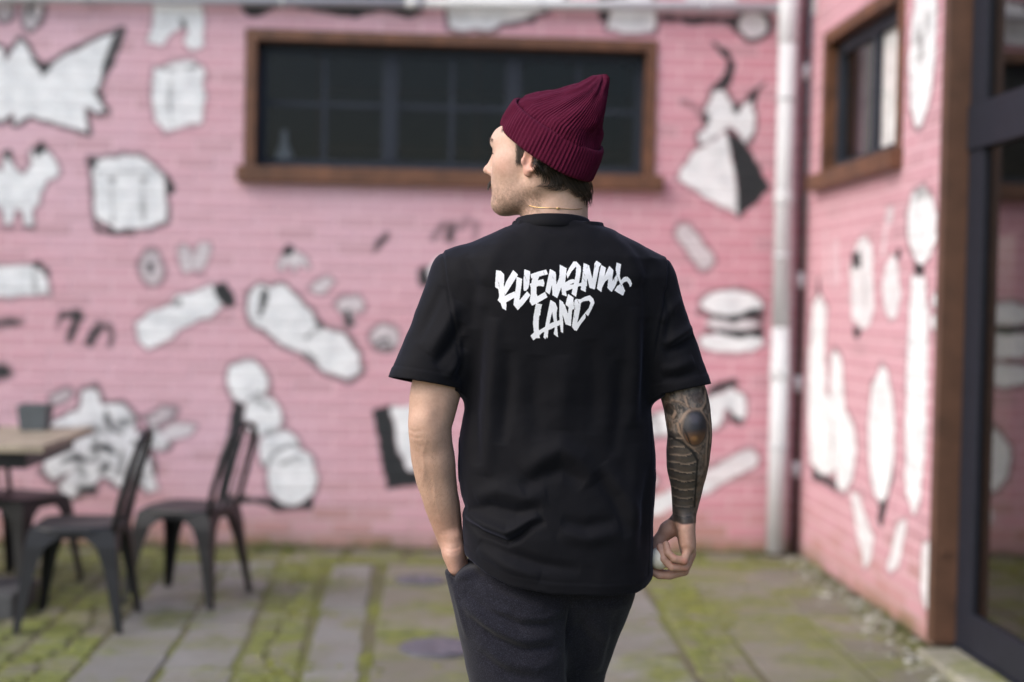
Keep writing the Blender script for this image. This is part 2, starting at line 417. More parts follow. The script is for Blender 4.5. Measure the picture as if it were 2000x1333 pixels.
M.white_shape([(1.165,0.762),(1.433,0.844),(1.606,0.906),(1.725,0.962),(1.798,0.933),(1.825,0.832),(1.784,0.76),(1.735,0.801),(1.698,0.836),(1.682,0.758),(1.635,0.722),(1.168,0.655)], 0.016, 0.6)
M.black_shape(stroke([(1.704,0.842),(1.735,0.789),(1.784,0.766)], [0.02, 0.045, 0.02]), 0.9)
M.white_shape(capsule((1.534,0.379), (1.838,0.551), 0.115), 0.014, 0.5, 0.85); M.white_shape(capsule((1.208,0.232), (1.57,0.386), 0.1), 0.0)
# band of figures under the top pipe
M.black_shape([(-1.151,3.205),(-0.091,3.239),(-0.105,3.075),(-0.195,3.043),(-0.263,3.07),(-0.35,3.085),(-0.471,3.035),(-0.646,3.047),(-0.762,3.072),(-0.864,3.087),(-0.964,3.066),(-1.022,3.03),(-1.108,3.027),(-1.143,3.078)])
M.white_shape([(0.026,3.271),(0.784,3.266),(0.581,3.102),(0.289,2.994),(0.113,2.983),(0.04,2.998)], 0.018, 0.8); M.black_shape([(0.42,3.039),(0.575,3.079),(0.523,3.042)]); M.black_shape([(0.896,3.241),(0.964,3.155),(0.96,3.038),(0.906,3.054)])
M.white_shape([(0.965,3.067),(0.992,3.215),(1.199,3.25),(1.238,3.105),(1.219,3.01),(1.086,2.995),(0.952,3.02)], 0.018, 0.7); M.black_shape(stroke([(1.262,3.094),(1.44,3.082),(1.589,3.092),(1.769,3.08)], [0.02, 0.045, 0.03, 0.05]), 0.85, 0.012)
M.white_shape(oval((1.802,3.069), 0.085, 0.075), 0.03, 0.85, 0.85)
M.black_shape([(0.841,3.356),(1.033,3.362),(1.066,3.202),(0.918,3.183)]); M.white_shape([(1.374,3.373),(1.642,3.382),(1.707,3.184),(1.409,3.163)], 0.0)
# figures the man stands in front of (they show in the door's glass)
M.white_shape(oval((1.124,1.421), 0.17, 0.07), 0.02, 0.6); M.white_shape(oval((1.128,1.243), 0.19, 0.09), 0.02, 0.6); M.black_shape(stroke([(0.953,1.335),(1.281,1.329)], 0.05)); M.white_shape(oval((1.132,1.065), 0.19, 0.07), 0.02, 0.6)
M.white_shape([(1.279,0.77),(1.16,0.744),(1.081,0.648),(1.075,0.513),(1.138,0.395),(1.259,0.337),(1.302,0.427),(1.211,0.485),(1.185,0.575),(1.213,0.649),(1.296,0.681)], 0.02, 0.6)

ms = Mural(5.7, DW, 0.0, 3.6)      # side wall: u runs along y
M = ms
M.white_shape([(6.365,2.975),(6.097,2.913),(6.086,2.778),(6.09,2.514),(6.143,2.367),(6.232,2.258),(6.306,2.253),(6.39,2.351),(6.436,2.572),(6.402,2.752)], 0.02, 0.5)
M.black_shape(stroke([(6.342,2.695),(6.268,2.612),(6.295,2.537)], 0.08), 0.35, 0.03); M.black_shape(stroke([(6.198,2.735),(6.219,2.671)], 0.06), 0.3, 0.03)
M.white_shape([(6.203,1.979),(6.082,1.938),(6.018,1.845),(6.022,1.736),(6.092,1.661),(6.188,1.63),(6.285,1.664),(6.382,1.751),(6.4,1.88),(6.337,1.962)], 0.018, 0.5)
M.black_shape(stroke([(6.281,1.953),(6.201,1.961),(6.107,1.931)], 0.03), 0.4, 0.02)
M.black_shape([(6.283,1.641),(6.148,1.633),(6.164,1.58),(6.265,1.586)])
M.white_shape([(6.313,1.582),(6.131,1.584),(6.091,1.405),(6.076,1.227),(6.078,1.003),(6.072,0.848),(6.129,0.582),(6.212,0.531),(6.323,0.613),(6.344,0.867),(6.345,1.216),(6.336,1.448)], 0.014, 0.4)
for yy in (745, 825, 905): M.black_shape(stroke([(6.347,1.076), (6.091,1.081)], 0.03), 0.0)
M.black_shape(stroke([(6.53,1.705),(6.484,1.685)], 0.05), 0.7)
M.white_shape([(6.603,1.688),(6.495,1.637),(6.468,1.495),(6.52,1.412),(6.606,1.375),(6.704,1.435),(6.737,1.545),(6.692,1.655)], 0.01, 0.3, 0.9)
M.white_shape([(7.149,1.784),(7.012,1.799),(6.907,1.748),(6.864,1.446),(6.907,1.365),(7.056,1.337),(7.22,1.392),(7.281,1.657)], 0.01, 0.3, 0.9)
M.black_shape(stroke([(7.246,1.677),(7.105,1.691)], 0.08), 0.75); M.black_shape([(7.198,1.345),(7.056,1.332),(7.121,1.279),(7.175,1.293)], 0.85); M.black_shape(stroke([(7.028,1.599),(6.998,1.446)], 0.04), 0.25, 0.02)
M.white_shape(stroke([(6.651,1.903),(6.705,1.814),(6.742,1.693)], [0.09, 0.06, 0.05]), 0.0, 0, 0.45); M.white_shape(oval((6.65,1.889), 0.055, 0.04), 0.01, 0.3, 0.6)
for x in (1612, 1628, 1644): M.white_shape(stroke([(7.767,1.867), (7.717,1.555)], 0.05), 0.0, 0, 0.3)
M.white_shape(stroke([(7.579,1.802),(7.517,1.553)], 0.14), 0.0, 0, 0.25)
M.black_shape(stroke([(7.889,1.6),(7.869,1.505)], [0.02, 0.07]), 0.85)
M.black_shape([(7.927,0.538),(7.44,0.518),(7.415,0.461),(7.91,0.47)])
M.white_shape([(7.985,1.471),(7.86,1.517),(7.706,1.443),(7.723,1.189),(7.661,0.967),(7.578,0.945),(7.599,1.166),(7.525,1.218),(7.385,1.174),(7.305,0.91),(7.135,0.845),(7.088,0.719),(7.145,0.555),(7.284,0.479),(7.398,0.483),(7.446,0.586),(7.559,0.531),(7.764,0.52),(7.963,0.563),(8.036,0.855),(8.045,1.178)], 0.02, 0.55)
M.black_shape(stroke([(7.548,0.837),(7.516,0.702),(7.546,0.602)], [0.02, 0.05, 0.02]), 0.4, 0.02)
M.black_shape([(6.704,0.525),(6.569,0.58),(6.604,0.453),(6.653,0.392),(6.694,0.415)]); M.black_shape([(6.536,0.728),(6.481,0.782),(6.501,0.661),(6.579,0.518)], 0.9)
M.white_shape([(6.727,1.161),(6.633,1.151),(6.548,1.04),(6.491,0.9),(6.499,0.733),(6.569,0.58),(6.655,0.507),(6.786,0.551),(6.872,0.691),(6.906,0.89),(6.848,1.07)], 0.016, 0.5)
M.white_shape([(7.157,0.496),(7.016,0.494),(6.906,0.408),(6.767,0.329),(6.804,0.197),(6.9,0.154),(6.976,0.243),(7.093,0.379)], 0.012, 0.4, 0.9)
M.white_shape([(6.424,0.452),(6.299,0.491),(6.307,0.429),(6.392,0.25),(6.507,0.209),(6.554,0.224)], 0.012, 0.4, 0.9)
M.white_shape([(6.076,0.421),(5.975,0.443),(5.952,0.311),(5.995,0.214),(5.905,0.197),(5.915,0.164),(6.014,0.138),(6.099,0.215)], 0.012, 0.4, 0.85)
M.white_shape(oval((5.995,1.476), 0.045, 0.03), 0.014, 0.5); M.white_shape(oval((6.006,1.383), 0.05, 0.034), 0.014, 0.5); M.white_shape(oval((8.129,3.179), 0.06, 0.06), 0.014, 0.4)

def wall_material(name, mural, axis, mortar=False):
    """weathered pink masonry paint with the black and white mural on it"""
    m = Mat(name)
    p = m.pos()
    sep = m.n('ShaderNodeSeparateXYZ'); m.lk(p, sep.inputs[0])
    cmb = m.n('ShaderNodeCombineXYZ')
    m.lk(m.math('DIVIDE', m.math('SUBTRACT', sep.outputs[axis], mural.u0), mural.sx), cmb.inputs[0])
    m.lk(m.math('DIVIDE', m.math('SUBTRACT', sep.outputs[2], mural.z0), mural.sz), cmb.inputs[1])
    tex = m.n('ShaderNodeTexImage', image=mural.image(name + '_paint'), extension='CLIP', interpolation='Linear')
    m.lk(cmb.outputs[0], tex.inputs[0])
    s2 = m.n('ShaderNodeSeparateColor'); m.lk(tex.outputs[0], s2.inputs[0])
    big = m.noise(0.9, 3, 0.5, p); mid = m.noise(5.0, 4, 0.6, p); fine = m.noise(60.0, 3, 0.6, p)
    pink = m.ramp(big, [(0.30, PINK_A), (0.70, PINK_B)])
    if axis == 0:      # the pink turns redder and deeper towards the corner
        pink = m.mix(m.ramp(m.math('ADD', m.math('MULTIPLY', sep.outputs[0], 0.22), m.math('MULTIPLY', big, 0.35)), [(0.10, 0.0), (0.62, 0.85)]), pink, PINK_RED)
    else:
        pink = m.mix(m.ramp(big, [(0.35, 0.25), (0.65, 0.6)]), pink, (0.50, 0.235, 0.265))
    pink = m.mix(m.ramp(mid, [(0.45, 0.0), (0.85, 0.5)]), pink, PINK_C)
    if not mortar:
        oi = m.n('ShaderNodeObjectInfo').outputs['Random']
        isl = m.n('ShaderNodeNewGeometry').outputs['Random Per Island']
        rnd = m.math('FRACT', m.math('ADD', oi, isl))
        pink = m.mix(m.ramp(rnd, [(0.0, 0.0), (0.80, 0.12), (1.0, 0.6)]), pink, PINK_D)
        low = m.math('MULTIPLY', m.ramp(sep.outputs[2], [(0.02, 0.75), (0.5, 0.0)]), m.ramp(rnd, [(0.2, 0.15), (0.9, 1.0)]))
        pink = m.mix(low, pink, BRICK_BARE)
    else:
        pink = m.mix(0.42, pink, MORTAR_LIGHT)
        pink = m.mix(m.ramp(sep.outputs[2], [(0.02, 0.65), (0.35, 0.0)]), pink, (0.30, 0.22, 0.17))
    wht = m.mix(m.ramp(m.noise(9.0, 5, 0.65, p), [(0.40, 0.0), (0.72, 0.8)]), (0.82, 0.85, 0.87), (0.55, 0.59, 0.62))
    cov = m.ramp(fine, [(0.2, 0.78), (0.55, 1.0)])
    c = m.mix(m.math('MULTIPLY', s2.outputs[0], cov), pink, wht)
    c = m.mix(m.math('MULTIPLY', s2.outputs[1], m.ramp(fine, [(0.15, 0.9), (0.4, 1.0)])), c, (0.013, 0.016, 0.019))
    # green algae film in the lowest courses
    alg = m.math('MULTIPLY', m.ramp(sep.outputs[2], [(0.0, 0.8), (0.10, 0.0)]), m.ramp(m.noise(4.0, 4, 0.6, p), [(0.35, 0.0), (0.6, 1.0)]))
    c = m.mix(alg, c, (0.10, 0.11, 0.035))
    m.base(c).set(Roughness=0.62)
    m.bump(m.noise(140.0, 4, 0.7, p), 0.25, 0.003)
    return m.m

PINK_RED = (0.55, 0.225, 0.275)
PINK_A, PINK_B, PINK_C, PINK_D = (0.60, 0.335, 0.395), (0.62, 0.415, 0.495), (0.58, 0.345, 0.385), (0.45, 0.275, 0.31)
BRICK_BARE, MORTAR_LIGHT = (0.36, 0.19, 0.13), (0.78, 0.58, 0.64)

def brick_mesh(name, L, mat):
    """one chamfered brick, face towards -y, its centre line on y = 0"""
    hx, hz, c, d = L / 2 - JT / 2, BH / 2 - JT / 2, 0.004, 0.05
    V = [(-hx, c, -hz), (hx, c, -hz), (hx, c, hz), (-hx, c, hz),
         (-hx + c, 0, -hz + c), (hx - c, 0, -hz + c), (hx - c, 0, hz - c), (-hx + c, 0, hz - c),
         (-hx, d, -hz), (hx, d, -hz), (hx, d, hz), (-hx, d, hz)]
    F = [(4, 5, 6, 7)]
    for k in range(4):
        n = (k + 1) % 4
        F += [(k, n, 4 + n, 4 + k), (8 + k, 8 + n, n, k)]
    return mesh_np(name, V, F, mat), V, F

def brick_wall(name, u0, u1, to_world, rotz, holes, mural, axis, seen, loc):
    """a running-bond wall: 300 bricks as parts, the others joined in one; u is the length along the wall"""
    root = empty(name, loc)
    matb = wall_material(name + '_brick_paint', mural, axis); matm = wall_material(name + '_joint_paint', mural, axis, True)
    cells = []
    rows = int(WALL_TOP / BH)
    for r in range(rows):
        z = (r + 0.5) * BH
        u = u0 - (BL / 2 if r % 2 else 0.0)
        while u < u1 - 0.01:
            spans = [(max(u, u0), min(u + BL, u1))]
            for (a, b, za, zb) in holes:
                if za < z < zb:
                    nxt = []
                    for s, e in spans:
                        if e <= a or s >= b: nxt.append((s, e))
                        else:
                            if s < a: nxt.append((s, a))
                            if e > b: nxt.append((b, e))
                    spans = nxt
            for s, e in spans:
                if e - s > 0.03: cells.append((s, e, z))
            u += BL
    cache = {}
    order = sorted(cells, key=lambda c: seen((c[0] + c[1]) / 2, c[2]))
    rest_v, rest_f = [], []
    cr, sr = math.cos(rotz), math.sin(rotz)
    for i, (s, e, z) in enumerate(order):
        L = round(e - s, 3)
        proud = random.uniform(-0.0018, 0.0018); tilt = random.uniform(-0.006, 0.006)
        x, y = to_world((s + e) / 2, proud)
        if L not in cache: cache[L] = brick_mesh('brick', L, matb)
        me, V, F = cache[L]
        if i < 300:
            o = bpy.data.objects.new('brick', me)
            o.location = (x - loc[0], y - loc[1], z - loc[2]); o.rotation_euler = (0, tilt, rotz)
            link(o, root)
        else:
            b = len(rest_v)
            rest_v += [(x - loc[0] + vx * cr - vy * sr, y - loc[1] + vx * sr + vy * cr, z - loc[2] + vz + tilt * -vx) for vx, vy, vz in V]
            rest_f += [tuple(k + b for k in f) for f in F]
    ro = obj_me('brickwork', mesh_np('brickwork', rest_v, rest_f, matb), root)
    tag(ro, kind='stuff')
    # the joints: a bed slightly behind the brick faces, with the openings left out
    us = sorted({u0, u1, *[h[0] for h in holes], *[h[1] for h in holes]}); zs = sorted({0.0, WALL_TOP, *[h[2] for h in holes], *[h[3] for h in holes]})
    bed = MB()
    for a, b in zip(us, us[1:]):
        for za, zb in zip(zs, zs[1:]):
            if any(h[0] <= a and b <= h[1] and h[2] <= za and zb <= h[3] for h in holes): continue
            q = [to_world(a, 0.0028), to_world(b, 0.0028), to_world(b, 0.24), to_world(a, 0.24)]
            q = [(p[0] - loc[0], p[1] - loc[1]) for p in q]
            V = [(p[0], p[1], za) for p in q] + [(p[0], p[1], zb) for p in q]
            bed.add(V, [(3, 2, 1, 0), (4, 5, 6, 7), (0, 1, 5, 4), (1, 2, 6, 5), (2, 3, 7, 6), (3, 0, 4, 7)])
    bed.build('mortar', matm, root)
    return root

WX0, WX1, WZ0, WZ1 = -1.107, 1.25, 2.135, 2.958      # opening in the back wall
SY0, SY1 = 6.50, 7.86                                 # opening in the side wall
def seen_back(u, z):    # in the frame and clear of the man first
    out = max(0, -2.55 - u) + max(0, z - 3.25) + max(0, u - 2.0)
    hid = 0.35 if (0.0 < u < 1.3 and z < 2.2) else 0.0
    return out * 3 + hid + 0.05 * abs(u) + 0.12 * abs(z - 1.3)
def seen_side(u, z): return max(0, z - 3.0) * 3 + (u - 5.9) * 0.4 + 0.1 * abs(z - 1.4)
back = brick_wall('brick_wall', -4.6, XR, lambda u, d: (u, DW + d), 0.0, [(WX0, WX1, WZ0, WZ1)], mb, 0, seen_back, (0, DW, 0))
tag(back, 'long pink brick wall with black and white mural and a wide three part window', 'wall', 'pink painted brick walls of the yard')
side = brick_wall('brick_wall', 5.93, DW, lambda u, d: (XR + d, u), -math.pi / 2, [(SY0, SY1, WZ0, WZ1)], ms, 1, seen_side, (XR, 7.0, 0))
tag(side, 'short pink brick side wall with painted cutlery and a small brown framed window', 'wall', 'pink painted brick walls of the yard')

# ================================================================ windows and door
M_WOOD = plain('stained_wood', (0.120, 0.052, 0.026), 0.5, 0.4, 9.0, 0.15)
M_DARKWOOD = plain('post_wood', (0.088, 0.044, 0.027), 0.5, 0.3, 7.0, 0.2)
M_FRAME = plain('window_paint', (0.021, 0.027, 0.039), 0.55, 0.15, 20.0, Specular_IOR_Level=0.25)
M_DOORPAINT = plain('door_paint', (0.015, 0.017, 0.026), 0.55, 0.15, 20.0, Specular_IOR_Level=0.25)
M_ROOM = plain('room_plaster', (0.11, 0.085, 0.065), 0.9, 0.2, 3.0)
def glass(name, refl, tint):
    m = Mat(name)
    t = m.t; t.nodes.remove(m.bsdf)
    fr = m.n('ShaderNodeFresnel'); fr.inputs['IOR'].default_value = refl
    tr = m.n('ShaderNodeBsdfTransparent'); tr.inputs[0].default_value = (*tint, 1)
    gl = m.n('ShaderNodeBsdfGlossy'); gl.inputs['Roughness'].default_value = 0.01
    bp = m.n('ShaderNodeBump'); bp.inputs['Strength'].default_value = 0.02; bp.inputs['Distance'].default_value = 0.01
    m.lk(m.noise(1.6, 1, 0.4, m.pos()), bp.inputs['Height']); m.lk(bp.outputs[0], gl.inputs['Normal'])
    mx = m.n('ShaderNodeMixShader')
    bk = m.n('ShaderNodeNewGeometry').outputs['Backfacing']
    m.lk(m.math('MULTIPLY', fr.outputs[0], m.math('SUBTRACT', 1.0, bk)), mx.inputs[0]); m.lk(tr.outputs[0], mx.inputs[1]); m.lk(gl.outputs[0], mx.inputs[2]); m.lk(mx.outputs[0], m.out.inputs[0])
    return m.m
M_GLASS = glass('window_glass', 1.38, (0.72, 0.72, 0.70))
M_CLEAR = glass('clear_glass', 1.3, (0.96, 0.97, 0.97))
M_DOORGLASS = glass('door_glass', 2.7, (0.35, 0.34, 0.33))

# --- the long window: root of the part is its casing (thing wall > part window > sub-parts)
win = MB()
cw = 0.062
win.box(WX0, WX0 + cw, -0.012, 0.16, WZ0 + 0.045, WZ1 - cw); win.box(WX1 - cw, WX1, -0.012, 0.16, WZ0 + 0.045, WZ1 - cw)
win.box(WX0, WX1, -0.012, 0.16, WZ1 - cw, WZ1)
window = win.build('window', M_WOOD, back)
sl = MB().box(WX0 - 0.035, WX1 + 0.045, -0.065, 0.12, WZ0 - 0.045, WZ0 + 0.044, 0.006)
sl.build('sill', M_WOOD, window)
fr = MB()
ix0, ix1, iz0, iz1 = WX0 + cw, WX1 - cw, WZ0 + 0.045, WZ1 - cw
fr.box(ix0, ix0 + 0.05, 0.09, 0.14, iz0 + 0.055, iz1 - 0.06); fr.box(ix1 - 0.05, ix1, 0.09, 0.14, iz0 + 0.055, iz1 - 0.06)
fr.box(ix0, ix1, 0.09, 0.14, iz0, iz0 + 0.055); fr.box(ix0, ix1, 0.09, 0.14, iz1 - 0.06, iz1)
fr.build('frame', M_FRAME, window)
fx0, fx1, fz0, fz1 = ix0 + 0.05, ix1 - 0.05, iz0 + 0.055, iz1 - 0.06
third = (fx1 - fx0) / 3
for k in (1, 2):
    MB().box(fx0 + k * third - 0.045, fx0 + k * third + 0.045, 0.083, 0.135, fz0, fz1, 0.004).build('mullion', M_FRAME, window)
zm = 2.553
for k in range(3):
    a = fx0 + k * third + (0.045 if k else 0); b = fx0 + (k + 1) * third - (0.045 if k < 2 else 0); mid_ = (a + b) / 2
    MB().box(mid_ - 0.014, mid_ + 0.014, 0.094, 0.128, fz0, fz1).build('glazing_bar', M_FRAME, window)
    for p, q in ((a, mid_ - 0.014), (mid_ + 0.014, b)):
        MB().box(p, q, 0.096, 0.126, zm - 0.014, zm + 0.014).build('glazing_bar', M_FRAME, window)
        for za, zb in ((fz0, zm - 0.014), (zm + 0.014, fz1)):
            MB().box(p, q, 0.108, 0.113, za, zb).build('pane', M_GLASS, window)
# room behind the long window
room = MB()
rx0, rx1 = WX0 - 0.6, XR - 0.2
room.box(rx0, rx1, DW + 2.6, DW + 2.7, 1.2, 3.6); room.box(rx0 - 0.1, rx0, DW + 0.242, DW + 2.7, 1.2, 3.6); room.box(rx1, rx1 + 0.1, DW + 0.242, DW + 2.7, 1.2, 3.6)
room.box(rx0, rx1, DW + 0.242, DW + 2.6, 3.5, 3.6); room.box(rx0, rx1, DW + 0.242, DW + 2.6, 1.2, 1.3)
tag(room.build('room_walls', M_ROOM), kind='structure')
M_PALE = plain('pale_glaze', (0.45, 0.52, 0.66), 0.3)
b_ = bmesh.new()
prof = [(0.0, 0.0), (0.045, 0.0), (0.055, 0.03), (0.05, 0.09), (0.022, 0.15), (0.018, 0.21), (0.022, 0.225), (0.0, 0.225)]
vs = [b_.verts.new((r, 0, z)) for r, z in prof]
for a, b in zip(vs, vs[1:]): b_.edges.new((a, b))
bmesh.ops.spin(b_, geom=b_.verts[:] + b_.edges[:], angle=2 * math.pi, steps=20, axis=(0, 0, 1), cent=(0, 0, 0))
bmesh.ops.remove_doubles(b_, verts=b_.verts[:], dist=1e-5); bmesh.ops.recalc_face_normals(b_, faces=b_.faces[:])
vm = bpy.data.meshes.new('vase'); b_.to_mesh(vm); b_.free(); vm.materials.append(M_PALE)
vm.polygons.foreach_set('use_smooth', np.ones(len(vm.polygons), dtype=bool))
vase = obj_me('vase', vm, None, (-0.90, DW + 0.195, WZ0 + 0.048))
tag(vase, 'small pale blue vase standing inside the long window behind its lower left pane', 'vase')
MB().box(WX0, WX1, DW + 0.161, DW + 0.36, WZ0 + 0.01, WZ0 + 0.045)
shelf = MB().box(WX0 + 0.004, WX1 - 0.004, 0.162, 0.30, WZ0 + 0.012, WZ0 + 0.046).build('inner_ledge', M_ROOM, window)

shelf_t = empty('shelf_rack', (0.3, DW + 1.5, 1.302))
for z in (0.75, 1.12, 1.5): MB().box(-1.1, 1.0, -0.15, 0.15, z, z + 0.03).build('board', M_WOOD, shelf_t)
for x in (-1.1, -0.05, 0.97): MB().box(x - 0.02, x + 0.02, -0.149, 0.149, 0, 1.9).build('upright', M_WOOD, shelf_t)
tag(shelf_t, 'dim wooden shelf rack inside the room behind the long window', 'shelf')
# --- the small window in the side wall (parent frame is at (XR, 7, 0))
def sbox(mbx, d0, d1, y0, y1, z0, z1, c=0.0): return mbx.box(d0, d1, y0 - 7.0, y1 - 7.0, z0, z1, c)
w2 = MB()
sbox(w2, -0.014, 0.16, SY0, SY0 + cw, WZ0 + 0.045, WZ1 - cw); sbox(w2, -0.014, 0.16, SY1 - cw, SY1, WZ0 + 0.045, WZ1 - cw)
sbox(w2, -0.014, 0.16, SY0, SY1, WZ1 - cw, WZ1)
window2 = w2.build('window', M_WOOD, side)
sbox(MB(), -0.065, 0.12, SY0 - 0.02, SY1 + 0.10, WZ0 - 0.045, WZ0 + 0.044, 0.006).build('sill', M_WOOD, window2)
f2 = MB(); jy0, jy1 = SY0 + cw, SY1 - cw
sbox(f2, 0.055, 0.10, jy0, jy0 + 0.06, iz0 + 0.06, iz1 - 0.07); sbox(f2, 0.055, 0.10, jy1 - 0.075, jy1, iz0 + 0.06, iz1 - 0.07)
sbox(f2, 0.055, 0.10, jy0, jy1, iz0, iz0 + 0.06); sbox(f2, 0.055, 0.10, jy0, jy1, iz1 - 0.07, iz1)
f2.build('frame', M_FRAME, window2)
sbox(MB(), 0.060, 0.090, 7.10, 7.17, iz0 + 0.06, iz1 - 0.07).build('mullion', M_FRAME, window2)
for y0, y1 in ((jy0 + 0.06, 7.10), (7.17, jy1 - 0.075)):
    sbox(MB(), 0.074, 0.079, y0, y1, iz0 + 0.06, iz1 - 0.07).build('pane', M_CLEAR, window2)
M_BLIND = plain('blind_cloth', (0.84, 0.82, 0.82), 0.8)
bl = MB()
for k in range(13):
    y = 6.73 + k * 0.034
    bl.box(0.093 + 0.006 * (k % 2), 0.098 + 0.006 * (k % 2), y - 7, y + 0.034 - 7, iz0 + 0.062, iz1 - 0.072)
bl.build('curtain', M_BLIND, window2)
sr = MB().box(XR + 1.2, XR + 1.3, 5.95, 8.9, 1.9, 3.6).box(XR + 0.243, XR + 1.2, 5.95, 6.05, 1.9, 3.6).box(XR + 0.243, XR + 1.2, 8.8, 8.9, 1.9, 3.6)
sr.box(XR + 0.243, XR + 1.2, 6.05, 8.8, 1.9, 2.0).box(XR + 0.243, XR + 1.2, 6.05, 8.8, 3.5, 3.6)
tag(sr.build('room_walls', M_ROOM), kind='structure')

# --- timber post, glass door with its transom
post = MB().box(XR - 0.026, XR + 0.085, 5.86, 5.928, 0.03, 3.9, 0.006).build('wooden_post', M_DARKWOOD)
tag(post, 'dark brown square timber post between the side wall and the glass door', 'post')
bx_ = XR + 0.012
MB().tube([(bx_, 5.861, 0.417), (bx_, 5.850, 0.417)], 0.019, 14).build('bolt_cap', M_DARKWOOD, post)
XD = 2.222
door = empty('glass_door', (XD, 5.0, 0.03))
def dbox(name, y0, y1, z0, z1, d0, d1, mat, par=door, c=0.003): return MB().box(d0, d1, y0 - 5.0, y1 - 5.0, z0 - 0.03, z1 - 0.03, c).build(name, mat, par)
dbox('stile', 5.70, 5.858, 0.04, 2.10, -0.008, 0.05, M_DOORPAINT); dbox('stile', 3.85, 3.99, 0.04, 2.10, -0.008, 0.05, M_DOORPAINT)
dbox('bottom_rail', 3.99, 5.70, 0.04, 0.19, -0.008, 0.05, M_DOORPAINT); dbox('threshold', 3.80, 5.858, 0.005, 0.037, -0.018, 0.06, M_DOORPAINT)
dbox('transom', 3.80, 5.858, 2.103, 2.29, -0.018, 0.06, M_DOORPAINT)
dbox('post_jamb', 5.70, 5.858, 2.293, 3.9, -0.008, 0.05, M_DOORPAINT); dbox('head_rail', 3.85, 5.697, 3.78, 3.9, -0.008, 0.05, M_DOORPAINT)
dbox('pane', 3.99, 5.70, 0.19, 2.10, 0.012, 0.018, M_DOORGLASS, c=0); dbox('pane', 3.85, 5.70, 2.293, 3.78, 0.012, 0.018, M_DOORGLASS, c=0)
h_ = MB().tube([(-0.06, 3.93 - 5, 0.75), (-0.06, 3.93 - 5, 1.35)], 0.014).tube([(-0.02, 3.93 - 5, 0.8), (-0.06, 3.93 - 5, 0.8)], 0.009).tube([(-0.02, 3.93 - 5, 1.3), (-0.06, 3.93 - 5, 1.3)], 0.009)
h_.build('handle', plain('steel', (0.5, 0.5, 0.5), 0.3, Metallic=1.0), door, True)
tag(door, 'navy framed glass door with transom light beside the brown post', 'door')
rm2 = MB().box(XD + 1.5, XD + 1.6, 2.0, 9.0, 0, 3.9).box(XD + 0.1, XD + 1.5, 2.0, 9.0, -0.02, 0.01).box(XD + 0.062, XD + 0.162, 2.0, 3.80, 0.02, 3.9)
tag(rm2.build('room_walls', M_ROOM), kind='structure')

# ================================================================ ground and paving
gm = Mat('soil'); gp = gm.pos()
gm.base(gm.mix(gm.ramp(gm.noise(0.7, 6, 0.6, gp), [(0.4, 0.0), (0.6, 1.0)]), (0.105, 0.095, 0.055), (0.110, 0.125, 0.032))).set(Roughness=0.95)
gm.bump(gm.noise(30, 5, 0.7, gp), 0.6, 0.02)
g = MB(); N_ = 8
g.add([(-300, -300, -0.028), (300, -300, -0.028), (300, 300, -0.028), (-300, 300, -0.028)], [(0, 1, 2, 3)])
tag(g.build('ground', gm.m), kind='structure')

def slab_material(name, stone, moss_lo, moss_hi):
    m = Mat(name); p = m.pos()
    oi = m.n('ShaderNodeObjectInfo').outputs['Random']
    base = m.mix(oi, tuple(c * 0.82 for c in stone), tuple(c * 1.18 for c in stone))
    base = m.mix(m.ramp(m.noise(55, 4, 0.7, p), [(0.35, 0.0), (0.75, 0.55)]), base, tuple(c * 0.55 for c in stone))
    dirt = m.ramp(m.noise(1.9, 6, 0.66, p), [(0.36, 0.0), (0.66, 0.8)])
    base = m.mix(m.math('MULTIPLY', dirt, 0.7), base, (0.120, 0.112, 0.075))
    thr = m.math('MULTIPLY', oi, 0.10)
    mf = m.ramp(m.math('ADD', m.noise(2.6, 7, 0.68, p), thr), [(moss_lo, 0.0), (moss_hi, 0.9)])
    mc = m.ramp(m.noise(17, 4, 0.6, p), [(0.3, (0.055, 0.075, 0.012)), (0.7, (0.19, 0.215, 0.030))])
    m.base(m.mix(mf, base, mc)).set(Roughness=m.math('MULTIPLY_ADD', mf, 0.35))
    rg = m.ramp(m.noise(4, 3, 0.5, p), [(0.3, 0.5), (0.7, 0.85)]); m.set(Roughness=rg)
    m.bump(m.math('ADD', m.noise(38, 6, 0.7, p), m.math('MULTIPLY', mf, 0.8)), 0.5, 0.006)
    return m.m
M_SLAB = slab_material('slab_stone', (0.215, 0.213, 0.205), 0.55, 0.72)
M_SLABMOSS = slab_material('mossy_slab_stone', (0.190, 0.178, 0.148), 0.49, 0.68)
M_SETT = slab_material('sett_stone', (0.20, 0.185, 0.14), 0.44, 0.58)

paving = MB().box(-5.0, 2.12, 0.6, DW, -0.06, -0.0055).build('paving', gm.m)
tag(paving, kind='structure')
def stone(name, x0, x1, y0, y1, mat, j=0.008, h=0.0):
    """one flag: bevelled, slightly tilted, edges a little out of square"""
    w, d = (x1 - x0) - j, (y1 - y0) - j
    c = min(0.008, w * 0.12)
    V = []
    for inset, z in ((0, -0.05), (0, -c), (c, 0)):
        for sx, sy in ((-1, -1), (1, -1), (1, 1), (-1, 1)):
            V.append((sx * (w / 2 - inset) + random.uniform(-.003, .003), sy * (d / 2 - inset) + random.uniform(-.003, .003), z))
    F = [(8, 9, 10, 11)]
    for l in (0, 4):
        for k in range(4): F.append((l + k, l + (k + 1) % 4, l + 4 + (k + 1) % 4, l + 4 + k))
    o = obj_me(name, mesh_np(name, V, F, mat), paving, ((x0 + x1) / 2, (y0 + y1) / 2, h + random.uniform(-0.004, 0.004)))
    o.rotation_euler = (random.uniform(-.006, .006), random.uniform(-.006, .006), random.uniform(-.006, .006))
    return o
